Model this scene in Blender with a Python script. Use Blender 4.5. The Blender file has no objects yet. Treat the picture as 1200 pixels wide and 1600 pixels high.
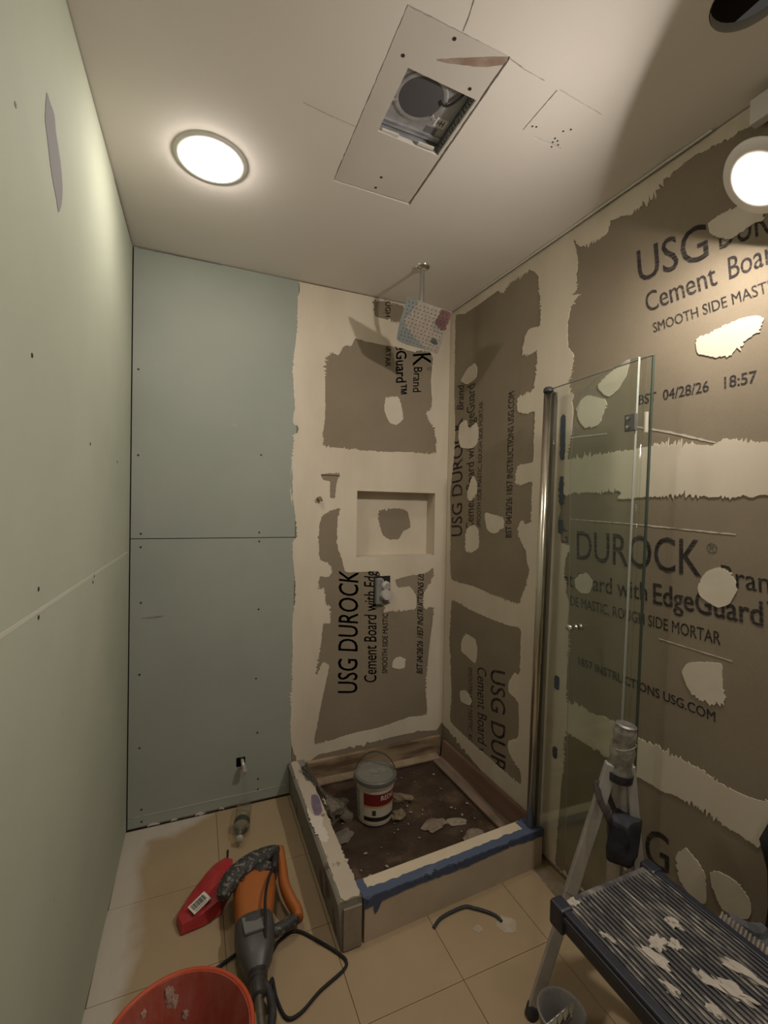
import bpy, bmesh, math, random
import numpy as np
from mathutils import Vector, Matrix, noise
from mathutils.geometry import delaunay_2d_cdt
random.seed(7)
S = bpy.context.scene
COL = S.collection
# ------------------------------------------------------------ camera
cam_d = bpy.data.cameras.new('camera'); cam = bpy.data.objects.new('camera', cam_d); COL.objects.link(cam)
cam_d.sensor_fit = 'HORIZONTAL'; cam_d.sensor_width = 36.0; cam_d.lens = 703.36 * 36 / 1200; cam_d.clip_start = 0.02
RX = Vector((0.92159, -0.387708, 0.018771)); DN = Vector((0.012108, -0.019621, -0.999734)); FW = Vector((0.387973, 0.921573, -0.013388))
cam.matrix_world = Matrix(((RX.x, -DN.x, -FW.x, 0), (RX.y, -DN.y, -FW.y, 0), (RX.z, -DN.z, -FW.z, 1.3866), (0, 0, 0, 1)))
S.camera = cam
# ------------------------------------------------------------ world, exposure
w = bpy.data.worlds.new('world'); S.world = w; w.use_nodes = True
w.node_tree.nodes['Background'].inputs[0].default_value = (0.9, 0.85, 0.75, 1); w.node_tree.nodes['Background'].inputs[1].default_value = 0.05
S.view_settings.view_transform = 'Standard'; S.view_settings.look = 'None'
S.view_settings.exposure = 0.18; S.view_settings.gamma = 1.0; S.view_settings.use_curve_mapping = False
LAMP_CEILING = 56.0; LAMP_HANGING = 760.0; FILL_REAR = 50.0     # radiance of two lamp lenses and the added rear fill
WARM = (1.0, 0.92, 0.825)
# ------------------------------------------------------------ room numbers (metres): back wall y=D, left x=XL, right x=XR
D, XL, XR, AL, AR, H = 2.130, -0.2474, 1.2686, 0.0151, 0.031, 2.44
# ------------------------------------------------------------ outlines on the walls and ceiling, in metres
BK_EDGE = [(0.446,2.416),(0.436,2.335),(0.434,2.214),(0.424,2.117),(0.417,2.02),(0.425,1.909),(0.431,1.845),(0.422,1.788),(0.427,1.765),(0.45,1.752),(0.446,1.726),(0.428,1.717),(0.425,1.668),(0.419,1.587),(0.414,1.458),(0.425,1.378),(0.424,1.564),(0.414,1.474),(0.431,1.392),(0.441,1.32),(0.449,1.233),(0.431,1.21),(0.431,1.138),(0.446,1.009),(0.447,0.936),(0.435,0.845),(0.435,0.772),(0.438,0.68),(0.435,0.588),(0.44,0.523),(0.43,0.47),(0.435,0.404),(0.433,0.313),(0.44,0.238),(0.455,0.188),(0.502,0.165)]
BK_BOT = [(0.587,0.167),(0.746,0.17),(0.957,0.18),(1.137,0.183),(1.261,0.204)]
BK_HOLES = [([(0.819,2.421),(0.982,2.423),(0.972,2.341),(0.905,2.338),(0.83,2.341),(0.82,2.37)],5),([(0.573,2.09),(0.602,2.127),(0.637,2.12),(0.671,2.171),(0.706,2.176),(0.723,2.213),(0.777,2.209),(0.889,2.205),(0.956,2.206),(1.054,2.195),(1.074,2.207),(1.146,2.208),(1.162,2.175),(1.154,2.065),(1.162,1.92),(1.132,1.89),(1.144,1.846),(1.181,1.803),(1.189,1.676),(1.036,1.671),(0.834,1.662),(0.576,1.67),(0.578,1.827),(0.575,1.992)],4),([(0.564,1.534),(0.66,1.544),(0.641,1.5),(0.633,1.425),(0.609,1.424),(0.607,1.499),(0.574,1.507)],4),([(0.572,1.335),(0.624,1.363),(0.664,1.369),(0.65,1.321),(0.647,1.198),(0.678,1.112),(0.699,1.054),(0.853,1.053),(0.88,1.037),(0.888,0.888),(0.908,0.867),(0.909,0.837),(0.965,0.841),(1.088,0.844),(1.089,0.916),(1.051,0.964),(0.985,0.962),(0.967,1.003),(1.039,1.02),(1.141,1.031),(1.185,1.061),(1.194,1.013),(1.155,0.953),(1.135,0.913),(1.136,0.843),(1.198,0.842),(1.192,0.753),(1.179,0.651),(1.165,0.496),(1.162,0.392),(1.168,0.266),(1.066,0.268),(0.891,0.242),(0.745,0.238),(0.556,0.22),(0.565,0.318),(0.587,0.437),(0.608,0.538),(0.618,0.603),(0.589,0.616),(0.554,0.564),(0.573,0.684),(0.586,0.805),(0.62,0.807),(0.618,0.887),(0.594,0.898),(0.588,0.979),(0.559,0.98),(0.563,1.036),(0.606,1.034),(0.625,1.057),(0.615,1.095),(0.566,1.12),(0.556,1.172),(0.558,1.283)],4)]  # second outline's upper left takes in the shower head's shadow as bare board
BK_SPOTS = [[(0.894,1.941),(0.961,1.952),(0.982,1.911),(0.995,1.841),(0.955,1.807),(0.916,1.816),(0.888,1.875)],[(0.965,0.582),(0.992,0.597),(1.031,0.584),(1.032,0.538),(0.999,0.532),(0.96,0.547)]]
NICHE = [(0.75,1.458),(1.19,1.464),(1.198,1.122),(0.748,1.134)]
NICHE_PATCH = [(0.903,1.356),(0.969,1.372),(1.026,1.373),(1.073,1.358),(1.092,1.274),(1.052,1.253),(1.024,1.211),(0.973,1.207),(0.933,1.228),(0.91,1.279)]
VALVE = [(0.845,1.024),(0.931,1.025),(0.934,0.88),(0.848,0.886)]
PIPE_STUB = [(0.553,1.415)]
STOP_HOLE = [(0.189,0.227),(0.225,0.225),(0.229,0.174),(0.189,0.176)]
BK_SCREWS = [(-0.222,1.935),(-0.219,1.579),(0.279,1.61),(-0.206,1.251),(-0.206,1.195),(0.276,1.254),(0.276,1.213),(-0.203,0.961),(0.278,0.899),(-0.205,0.658),(0.271,0.579),(-0.202,0.346),(0.281,0.325),(0.287,0.108),(-0.192,0.082),(0.287,0.06),(-0.191,0.03)]
BK_SEAM = [(-0.248,1.227),(0.438,1.235)]
BK_LOW = [(-0.234,0.046),(0.442,0.071)]
RT_HOLES = [([(0.05,2.408),(0.128,2.387),(0.243,2.385),(0.396,2.39),(0.427,2.365),(0.489,2.388),(0.564,2.387),(0.604,2.39),(0.654,2.346),(0.661,2.274),(0.671,2.243),(0.673,2.208),(0.67,2.134),(0.612,2.141),(0.583,2.115),(0.57,2.048),(0.616,2.031),(0.659,2.035),(0.657,1.967),(0.649,1.907),(0.636,1.876),(0.549,1.866),(0.551,1.808),(0.604,1.787),(0.653,1.785),(0.651,1.685),(0.65,1.582),(0.57,1.574),(0.549,1.553),(0.546,1.495),(0.593,1.49),(0.648,1.498),(0.646,1.411),(0.646,1.372),(0.641,1.327),(0.576,1.325),(0.571,1.278),(0.592,1.242),(0.62,1.208),(0.628,1.164),(0.644,1.13),(0.625,1.063),(0.6,1.013),(0.581,0.977),(0.414,0.982),(0.263,0.997),(0.071,0.998),(0.048,1.047),(0.04,1.244),(0.035,1.383),(0.029,1.451),(0.042,1.541),(0.061,1.674),(0.064,1.808),(0.05,1.989),(0.046,2.168),(0.046,2.302)],3),([(0.075,0.89),(0.267,0.875),(0.402,0.869),(0.522,0.869),(0.598,0.874),(0.601,0.783),(0.598,0.68),(0.564,0.673),(0.531,0.618),(0.532,0.58),(0.595,0.554),(0.6,0.412),(0.539,0.364),(0.541,0.317),(0.618,0.273),(0.62,0.218),(0.516,0.217),(0.392,0.221),(0.236,0.227),(0.078,0.244),(0.083,0.396),(0.066,0.552),(0.051,0.687),(0.058,0.782)],3),([(0.836,2.392),(0.872,2.349),(0.976,2.338),(0.997,2.374),(1.081,2.354),(1.154,2.367),(1.199,2.395),(1.264,2.406),(1.342,2.392),(1.444,2.383),(1.52,2.37),(1.542,1.511),(1.465,1.563),(1.428,1.57),(1.366,1.585),(1.339,1.568),(1.257,1.582),(1.201,1.592),(1.154,1.588),(1.096,1.583),(1.049,1.582),(0.895,1.58),(0.83,1.575),(0.845,1.658),(0.852,1.741),(0.849,1.812),(0.835,1.85),(0.838,1.884),(0.849,1.958),(0.821,2.002),(0.814,2.089),(0.826,2.134),(0.848,2.16),(0.854,2.227),(0.856,2.316)],5),([(0.802,1.441),(1.053,1.45),(1.05,1.425),(1.158,1.43),(1.24,1.432),(1.357,1.428),(1.468,1.429),(1.544,1.428),(1.562,0.696),(1.488,0.672),(1.44,0.66),(1.387,0.659),(1.33,0.67),(1.269,0.669),(1.201,0.675),(1.142,0.668),(1.095,0.671),(1.024,0.681),(0.963,0.668),(0.922,0.678),(0.862,0.667),(0.852,0.719),(0.854,0.791),(0.856,0.89),(0.853,0.975),(0.856,1.032),(0.846,1.058),(0.84,1.106),(0.83,1.14),(0.833,1.198),(0.854,1.242),(0.835,1.258),(0.812,1.26),(0.802,1.303),(0.791,1.346),(0.804,1.382)],4),([(0.853,0.549),(0.967,0.549),(1.028,0.548),(1.066,0.537),(1.13,0.541),(1.176,0.547),(1.219,0.544),(1.265,0.555),(1.333,0.558),(1.368,0.556),(1.417,0.549),(1.457,0.55),(1.565,0.553),(1.575,0.15),(1.477,0.039),(1.168,-0.022),(0.889,-0.031),(0.819,0.024),(0.84,0.357),(0.849,0.448)],4)]
RT_SPOTS = [[(0.11,2.045),(0.168,2.091),(0.225,2.105),(0.247,2.078),(0.242,2.03),(0.171,2.014)],[(0.111,1.818),(0.163,1.832),(0.194,1.788),(0.25,1.805),(0.272,1.76),(0.267,1.712),(0.226,1.683),(0.123,1.699),(0.098,1.759)],[(0.191,1.466),(0.231,1.545),(0.267,1.514),(0.269,1.456),(0.222,1.419),(0.192,1.432)],[(0.336,1.361),(0.401,1.357),(0.47,1.344),(0.476,1.301),(0.412,1.268),(0.355,1.285)],[(0.189,1.275),(0.252,1.3),(0.291,1.276),(0.294,1.192),(0.23,1.161),(0.183,1.17)],[(0.171,0.709),(0.208,0.747),(0.281,0.74),(0.3,0.692),(0.285,0.624),(0.202,0.641),(0.164,0.651)],[(0.162,0.438),(0.209,0.462),(0.265,0.435),(0.248,0.401),(0.173,0.392)],[(0.957,1.815),(0.99,1.846),(1.054,1.873),(1.081,1.878),(1.069,1.832),(1.043,1.795),(1.004,1.772)],[(0.868,1.759),(0.889,1.789),(0.922,1.796),(0.985,1.769),(0.997,1.748),(0.979,1.712),(0.965,1.682),(0.913,1.68),(0.878,1.716)],[(1.286,1.875),(1.33,1.884),(1.398,1.895),(1.432,1.889),(1.449,1.876),(1.441,1.846),(1.417,1.835),(1.396,1.817),(1.37,1.805),(1.342,1.809),(1.292,1.836)],[(1.31,2.189),(1.347,2.198),(1.383,2.192),(1.434,2.162),(1.443,2.124),(1.419,2.128),(1.367,2.117),(1.32,2.152)],[(0.879,1.127),(0.9,1.151),(0.937,1.156),(0.957,1.133),(0.947,1.094),(0.91,1.084),(0.884,1.1)],[(1.31,1.179),(1.329,1.219),(1.362,1.238),(1.387,1.229),(1.403,1.205),(1.406,1.175),(1.387,1.142),(1.364,1.129),(1.336,1.139),(1.315,1.153)],[(1.283,0.946),(1.3,0.96),(1.373,0.979),(1.379,0.938),(1.385,0.882),(1.357,0.86),(1.318,0.863),(1.292,0.879),(1.273,0.921)],[(1.27,0.381),(1.284,0.409),(1.298,0.425),(1.324,0.411),(1.344,0.394),(1.352,0.368),(1.354,0.312),(1.338,0.296),(1.316,0.298),(1.295,0.309),(1.28,0.327)],[(1.362,0.402),(1.375,0.416),(1.405,0.426),(1.429,0.423),(1.453,0.406),(1.461,0.383),(1.455,0.354),(1.432,0.334),(1.398,0.328),(1.382,0.343),(1.366,0.37)]]
RT_BOT = [(0.027,0.197),(0.396,0.12),(0.657,0.072)]
LF_SEAM = [(1.287,1.179),(0.037,1.181)]
LF_TEAR = [(1.097,2.146),(1.078,2.144),(1.051,2.141),(1.041,2.118),(1.021,2.096),(1,2.067),(0.992,2.031),(0.998,1.997),(1.017,1.972),(1.032,1.988),(1.051,2.004),(1.075,2.035),(1.093,2.068),(1.106,2.095)]
LF_SCREWS = [(1.162,1.638),(0.655,1.175),(0.67,1.16),(1.118,1.221),(1.117,1.168),(0.718,1.537),(0.31,1.523),(1.244,2.004)]
PATCH = [(0.399,0.871),(0.662,0.882),(0.675,1.427),(0.406,1.436)]
FAN = [(0.461,0.993),(0.659,1.006),(0.661,1.21),(0.462,1.192)]
HATCH = [(0.827,0.892),(0.995,0.902),(0.995,1.033),(0.829,1.03)]
HATCH_DOTS = [(0.845,1.005),(0.856,1.002),(0.934,0.983),(0.949,0.97),(0.944,1.015),(0.935,1.024),(0.956,1.025),(0.944,1.038),(0.931,1.011)]
PATCH_SCREWS = [(0.527,0.894),(0.437,0.975),(0.627,0.983),(0.678,0.987),(0.54,1.357),(0.541,1.408)]
STREAK = [(0.513,0.951),(0.66,0.879),(0.664,0.898),(0.617,0.925),(0.543,0.948)]
TEXTS = [('B','USG DUROCK',(0.768,0.439),(-0.005,0.616),(-0.101,0.015)),('B','Cement Board with Edge',(0.872,0.48),(-0.012,0.597),(-0.067,0.009)),('B','SMOOTH SIDE MASTIC,',(0.932,0.519),(-0.003,0.317),(-0.029,0.004)),('B','BST 04/28/26 1857 INSTRUCTIONS US',(1.138,0.489),(-0.004,0.537),(-0.035,0.011)),('B','DUROCK',(1.039,2.561),(0.006,-0.439),(0.106,0.022)),('B','®',(1.128,2.13),(0.001,-0.024),(0.027,0.004)),('B','Brand',(1.052,2.117),(-0.005,-0.131),(0.049,0.007)),('B','EdgeGuard™',(0.945,2.312),(0.007,-0.351),(0.058,0.01)),('B','ROUGH SIDE MORTAR',(0.881,2.479),(0.008,-0.382),(0.028,0.006)),('R','USG DUROCK',(0.149,1.238),(-0.017,0.615),(-0.095,-0.007)),('R','Brand',(0.137,1.892),(0.001,0.125),(-0.059,0.011)),('R','Cement Board with EdgeGuard',(0.247,1.276),(-0.016,0.731),(-0.065,-0.004)),('R','SMOOTH SIDE MASTIC, ROUGH SIDE MORTAR',(0.304,1.292),(-0.001,0.612),(-0.031,-0.002)),('R','BST 04/28/26 1857 INSTRUCTIONS USG.COM',(0.526,1.258),(-0.001,0.645),(-0.038,-0.003)),('R','USG DUR',(0.405,0.638),(0.02,-0.452),(0.099,0.019)),('R','Cement Board w',(0.302,0.615),(0.02,-0.426),(0.07,0.011)),('R','SMOOTH SIDE MASTIC, ROU',(0.229,0.588),(0.014,-0.391),(0.032,0.004)),('R','USG',(1.104,2.117),(0.211,-0.023),(-0.011,0.104)),('R','DUROCK',(1.341,2.102),(0.241,-0.032),(-0.007,0.077)),('R','Cement',(1.135,2.01),(0.204,-0.001),(-0.011,0.063)),('R','Board',(1.367,2.009),(0.125,-0.001),(-0.006,0.06)),('R','SMOOTH SIDE MASTIC,',(1.159,1.939),(0.334,-0.001),(-0.005,0.03)),('R','BST  04/28/26   18:57',(1.115,1.725),(0.323,-0.006),(-0.001,0.03)),('R','G',(0.802,1.259),(0.04,-0.001),(-0.002,0.052)),('R','DUROCK',(0.885,1.205),(0.433,0),(-0.003,0.102)),('R','®',(1.33,1.274),(0.027,-0.001),(-0.001,0.026)),('R','Brand',(1.37,1.192),(0.142,-0.006),(-0.004,0.053)),('R','ent Board with',(0.794,1.097),(0.367,0.009),(-0.002,0.056)),('R','EdgeGuard™',(1.18,1.102),(0.349,0),(-0.003,0.062)),('R','IDE MASTIC, ROUGH SIDE MORTAR',(0.853,1.031),(0.519,-0.002),(-0.001,0.034)),('R','1857 INSTRUCTIONS USG.COM',(0.905,0.822),(0.46,-0.005),(-0.001,0.027)),('R','USG',(1.039,0.259),(0.213,0.051),(-0.003,0.113))]
# ------------------------------------------------------------ helpers
class Frame:
    def __init__(s, o, u, v, n): s.o, s.u, s.v, s.n = Vector(o), Vector(u).normalized(), Vector(v).normalized(), Vector(n).normalized()
    def p(s, a, b, c=0.0): return s.o + s.u * a + s.v * b + s.n * c
BACK = Frame((0, D, 0), (1, 0, 0), (0, 0, 1), (0, -1, 0))
RIGHT = Frame((XR, D, 0), (AR, -1, 0), (0, 0, 1), (-1, -AR, 0))
LEFT = Frame((XL, D, 0), (-AL, -1, 0), (0, 0, 1), (1, -AL, 0))
CEIL = Frame((0, 0, H), (1, 0, 0), (0, 1, 0), (0, 0, -1))
FLOOR = Frame((0, 0, 0), (1, 0, 0), (0, 1, 0), (0, 0, 1))

def link(name, me, m=None, parent=None, smooth=False):
    o = bpy.data.objects.new(name, me); COL.objects.link(o)
    if m is not None: me.materials.append(m)
    if parent is not None: o.parent = parent
    if smooth:
        for p in me.polygons: p.use_smooth = True
    return o
def finish(bm, name, m, parent=None, smooth=False, recalc=True):
    if recalc: bmesh.ops.recalc_face_normals(bm, faces=bm.faces)
    me = bpy.data.meshes.new(name); bm.to_mesh(me); bm.free()
    return link(name, me, m, parent, smooth)
def thing(name, label, cat, loc=(0, 0, 0), group=None):
    o = bpy.data.objects.new(name, None); COL.objects.link(o); o.location = loc; o.empty_display_size = 0.05
    o['label'] = label; o['category'] = cat
    if group: o['group'] = group
    return o
def tag(o, label, cat, group=None):
    o['label'] = label; o['category'] = cat
    if group: o['group'] = group
    return o
def local(parent):
    return Vector(parent.location) if parent is not None else Vector((0, 0, 0))
def smooth_by_angle(o, deg=40):
    me = o.data
    for p in me.polygons: p.use_smooth = True
    bm = bmesh.new(); bm.from_mesh(me)
    for e in bm.edges:
        e.smooth = not (len(e.link_faces) == 2 and e.calc_face_angle(0) > math.radians(deg))
    bm.to_mesh(me); bm.free()
    return o
def add_box(bm, c, s, rot=None, bev=0.0):
    """box centre c, full size s, optional 3x3 rotation"""
    r = bmesh.ops.create_cube(bm, size=1.0); vs = r['verts']
    R = rot.to_4x4() if rot is not None else Matrix.Identity(4)
    bmesh.ops.transform(bm, matrix=Matrix.Translation(c) @ R @ Matrix.Diagonal((s[0], s[1], s[2], 1)), verts=vs)
    if bev > 0:
        es = list({e for v in vs for e in v.link_edges})
        bmesh.ops.bevel(bm, geom=es, offset=bev, segments=2, affect='EDGES', profile=0.5)
def add_tube(bm, pts, r, seg=10, caps=True, flat=None):
    """sweep a circle along pts; r a number or a list; flat=(a,b) scales the section"""
    pts = [Vector(p) for p in pts]; n = len(pts)
    rs = r if isinstance(r, (list, tuple)) else [r] * n
    t0 = (pts[1] - pts[0]).normalized(); up = Vector((0, 0, 1)) if abs(t0.z) < 0.9 else Vector((1, 0, 0))
    a = t0.cross(up).normalized(); rings = []
    for i in range(n):
        t = (pts[min(i + 1, n - 1)] - pts[max(i - 1, 0)]).normalized()
        a = (a - t * a.dot(t)).normalized(); b = t.cross(a)
        fa, fb = flat if flat else (1, 1)
        rings.append([bm.verts.new(pts[i] + (a * math.cos(2 * math.pi * k / seg) * fa + b * math.sin(2 * math.pi * k / seg) * fb) * rs[i]) for k in range(seg)])
    for i in range(n - 1):
        for k in range(seg): bm.faces.new((rings[i][k], rings[i][(k + 1) % seg], rings[i + 1][(k + 1) % seg], rings[i + 1][k]))
    if caps: bm.faces.new(rings[0]); bm.faces.new(rings[-1])
def add_lathe(bm, prof, o=(0, 0, 0), axis=(0, 0, 1), seg=32, a0=0.0, a1=None):
    """profile [(radius, height)] turned about axis through o"""
    o = Vector(o); q = Vector((0, 0, 1)).rotation_difference(Vector(axis).normalized())
    full = a1 is None; n = seg if full else seg + 1; rings = []
    for r, z in prof:
        if r < 1e-6: rings.append([bm.verts.new(o + q @ Vector((0, 0, z)))]); continue
        rings.append([bm.verts.new(o + q @ Vector((r * math.cos(t), r * math.sin(t), z))) for t in [(2 * math.pi * k / seg) if full else a0 + (a1 - a0) * k / seg for k in range(n)]])
    for A, B in zip(rings, rings[1:]):
        for k in range(n if full else n - 1):
            k2 = (k + 1) % n
            if len(A) == 1 and len(B) == 1: continue
            if len(A) == 1: bm.faces.new((A[0], B[k], B[k2]))
            elif len(B) == 1: bm.faces.new((A[k], A[k2], B[0]))
            else: bm.faces.new((A[k], A[k2], B[k2], B[k]))
def catmull(pts, n=6):
    P = [Vector(p) for p in pts]; P = [P[0] * 2 - P[1]] + P + [P[-1] * 2 - P[-2]]; out = []
    for i in range(1, len(P) - 2):
        for k in range(n):
            t = k / n; a, b, c, d = P[i - 1:i + 3]
            out.append(0.5 * ((2 * b) + (c - a) * t + (2 * a - 5 * b + 4 * c - d) * t * t + (3 * b - a - 3 * c + d) * t ** 3))
    out.append(P[-2]); return out
def ragged(c, amp=0.003, step=0.008, seed=0.0, round_it=True):
    """closed outline resampled with a torn, trowelled edge"""
    P = [Vector((x, y)) for x, y in c]; out = []; n = len(P)
    for i in range(n):
        a, b = P[i], P[(i + 1) % n]; L = (b - a).length
        p0, p3 = P[i - 1], P[(i + 2) % n]; k = max(1, int(L / step))
        nr = Vector((-(b - a).y, (b - a).x)) / max(L, 1e-6)
        for j in range(k):
            t = j / k
            q = a.lerp(b, t)
            if round_it and L < 0.2:
                cr = 0.5 * ((2 * a) + (b - p0) * t + (2 * p0 - 5 * a + 4 * b - p3) * t * t + (3 * a - p0 - 3 * b + p3) * t ** 3); q = q.lerp(cr, 0.5)
            g = 0.3 + 1.3 * max(0, noise.noise(Vector((q.x * 4 + seed, q.y * 4, 3.1))) + 0.35)
            d = noise.noise(Vector((q.x * 55 + seed, q.y * 55, seed))) * 0.9
            sp = max(0.0, noise.noise(Vector((q.x * 9 + seed, q.y * 9, 8.2))) + 0.15) * 5.0          # stretches of torn fringe
            d2 = noise.noise(Vector((q.x * 170, q.y * 170 + seed, 5))) + 0.7 * noise.noise(Vector((q.x * 420, q.y * 420 + seed, 2)))
            out.append(q + nr * amp * (d * g + d2 * (0.35 + sp * (1 if amp > 0.0025 else 0.2))))
    return [(p.x, p.y) for p in out]
def plate(name, contours, fr, n0, n1, m, parent=None, back=True):
    """flat sheet in a wall frame: outline plus holes (even-odd), from depth n0 to face n1"""
    vs, es = [], []
    for c in contours:
        k = len(vs); vs += [Vector(p) for p in c]; es += [(k + i, k + (i + 1) % len(c)) for i in range(len(c))]
    V, E, F, _, _, _ = delaunay_2d_cdt(vs, es, [], 0, 1e-6)
    A = np.array([vs[a] for a, b in es]); B = np.array([vs[b] for a, b in es]); Cn = np.array([[sum(V[i].x for i in f) / len(f), sum(V[i].y for i in f) / len(f)] for f in F]); keep = []
    for q in np.array_split(Cn, max(1, len(Cn) // 400)):                   # even-odd test of every triangle
        x, y = q[:, :1], q[:, 1:]; c = (A[:, 1] > y) != (B[:, 1] > y)
        dy = B[:, 1] - A[:, 1]; xi = A[:, 0] + (y - A[:, 1]) * (B[:, 0] - A[:, 0]) / np.where(dy == 0, 1, dy)
        keep += list(((c & (x < xi)).sum(1) % 2) == 1)
    F = [f for f, k in zip(F, keep) if k]
    bm = bmesh.new(); f1 = [bm.verts.new(fr.p(v.x, v.y, n1)) for v in V]; f0 = [bm.verts.new(fr.p(v.x, v.y, n0)) for v in V]
    cnt = {}
    for f in F:
        bm.faces.new([f1[i] for i in f])
        if back: bm.faces.new([f0[i] for i in reversed(f)])
        for i in range(len(f)):
            a, b = f[i], f[(i + 1) % len(f)]; cnt[(a, b)] = 1
    for a, b in cnt:
        if (b, a) not in cnt: bm.faces.new((f1[b], f1[a], f0[a], f0[b]))
    for v in list(bm.verts):
        if not v.link_faces: bm.verts.remove(v)
    return finish(bm, name, m, parent)
def rect(a, b, c, d): return [(a, b), (c, b), (c, d), (a, d)]
def lump(bm, c, s, seed, amp=0.35, sub=2, rot=0.0):
    r = bmesh.ops.create_icosphere(bm, subdivisions=sub, radius=1.0)
    Rm = Matrix.Rotation(rot, 3, 'Z')
    for v in r['verts']:
        k = 1 + amp * noise.noise(v.co * 1.6 + Vector((seed, seed * 2, 0))) + amp * 0.4 * noise.noise(v.co * 4 + Vector((seed, 0, 1)))
        p = v.co * k; v.co = Rm @ Vector((p.x * s[0], p.y * s[1], p.z * s[2])) + Vector(c)

# ------------------------------------------------------------ materials
def nodes(name):
    m = bpy.data.materials.new(name); m.use_nodes = True; nt = m.node_tree
    return m, nt, nt.nodes['Principled BSDF']
def nn(nt, t, **k):
    n = nt.nodes.new(t)
    for a, b in k.items():
        if a in n.inputs: n.inputs[a].default_value = b
        else: setattr(n, a, b)
    return n
def mapped(nt, scale):
    g = nn(nt, 'ShaderNodeNewGeometry'); mp = nn(nt, 'ShaderNodeMapping'); mp.inputs['Scale'].default_value = scale
    nt.links.new(g.outputs['Position'], mp.inputs['Vector']); return mp.outputs['Vector']
def ramp(nt, src, stops):
    r = nn(nt, 'ShaderNodeValToRGB'); e = r.color_ramp.elements
    while len(e) < len(stops): e.new(0.5)
    for i, (p, c) in enumerate(stops): e[i].position = p; e[i].color = (*c, 1) if len(c) == 3 else c
    nt.links.new(src, r.inputs['Fac']); return r.outputs['Color']
def mixc(nt, fac, a, b):
    x = nn(nt, 'ShaderNodeMix', data_type='RGBA')
    for k, s in ((0, fac), (6, a), (7, b)):
        if hasattr(s, 'node'): nt.links.new(s, x.inputs[k])
        elif k == 0: x.inputs[k].default_value = s
        else: x.inputs[k].default_value = (*s, 1)
    return x.outputs[2]
def noisef(nt, scale, detail=4, rough=0.55, sc=(1, 1, 1)):
    n = nn(nt, 'ShaderNodeTexNoise'); n.inputs['Scale'].default_value = scale; n.inputs['Detail'].default_value = detail; n.inputs['Roughness'].default_value = rough
    nt.links.new(mapped(nt, sc), n.inputs['Vector']); return n.outputs['Fac']
def bump(nt, b, src, strength, dist=0.002):
    u = nn(nt, 'ShaderNodeBump'); u.inputs['Strength'].default_value = strength; u.inputs['Distance'].default_value = dist
    nt.links.new(src, u.inputs['Height']); nt.links.new(u.outputs['Normal'], b.inputs['Normal'])
def M(name, c, c2=None, scale=6, detail=5, rough=0.8, metal=0.0, bmp=0.0, bscale=None, sc=(1, 1, 1), lo=0.35, hi=0.65, spec=0.3):
    m, nt, b = nodes(name)
    b.inputs['Roughness'].default_value = rough; b.inputs['Metallic'].default_value = metal
    b.inputs['Specular IOR Level'].default_value = spec; b.inputs['Base Color'].default_value = (*c, 1)
    if c2 is not None:
        f = noisef(nt, scale, detail, sc=sc)
        nt.links.new(ramp(nt, f, [(lo, c), (hi, c2)]), b.inputs['Base Color'])
    if bmp > 0: bump(nt, b, noisef(nt, bscale or scale * 6, 4, sc=sc), bmp)
    return m
def spotted(name, c, spots, rough=0.6, metal=0.0, scale=14, cover=0.6, c2=None, sc=(1, 1, 1), soft=0.05):
    """base colour with dried splashes of a second colour"""
    m, nt, b = nodes(name); b.inputs['Roughness'].default_value = rough; b.inputs['Metallic'].default_value = metal
    base = mixc(nt, noisef(nt, scale * 0.4), c, c2 or tuple(x * 0.8 for x in c))
    f = noisef(nt, scale, 6, 0.65, sc)
    k = ramp(nt, f, [(cover, (0, 0, 0)), (min(1, cover + soft), (1, 1, 1))])
    nt.links.new(mixc(nt, k, base, spots), b.inputs['Base Color'])
    return m
def emit(name, c, s):
    m, nt, b = nodes(name); b.inputs['Base Color'].default_value = (*c, 1)
    b.inputs['Emission Color'].default_value = (*c, 1); b.inputs['Emission Strength'].default_value = s; return m

COMPOUND = M('joint compound', (0.56, 0.485, 0.38), (0.64, 0.565, 0.455), 5, 6, 0.75, bmp=0.25, bscale=18, sc=(1, 1, 0.35))
COMPOUND_SPOT = M('joint compound spot', (0.58, 0.51, 0.41), (0.64, 0.57, 0.465), 9, 5, 0.75, bmp=0.2, bscale=25)
def board_mat(name, ink=None, streak=(1, 1, 40)):
    m, nt, b = nodes(name); b.inputs['Roughness'].default_value = 0.85; b.inputs['Specular IOR Level'].default_value = 0.2
    c = ramp(nt, noisef(nt, 3, 6), [(0.3, (0.225, 0.182, 0.128)), (0.7, (0.275, 0.226, 0.163))])
    grain = noisef(nt, 260, 2)
    c = mixc(nt, ramp(nt, grain, [(0.35, (0.0, 0, 0)), (0.75, (0.35, 0.35, 0.35))]), c, (0.19, 0.156, 0.112))
    if ink:
        f = noisef(nt, 6, 4, 0.7, streak)
        k = ramp(nt, f, [(0.36, (0.15, 0.15, 0.15)), (0.50, (0.92, 0.92, 0.92))])
        c = mixc(nt, k, c, ink)
    nt.links.new(c, b.inputs['Base Color']); bump(nt, b, grain, 0.15, 0.001)
    return m
CEMENT = board_mat('cement board')
INK_H = board_mat('ink on board, horizontal lines', (0.070, 0.062, 0.065), (0.7, 0.7, 42))
INK_V = board_mat('ink on board, vertical lines', (0.070, 0.062, 0.065), (42, 42, 0.7))
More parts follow.
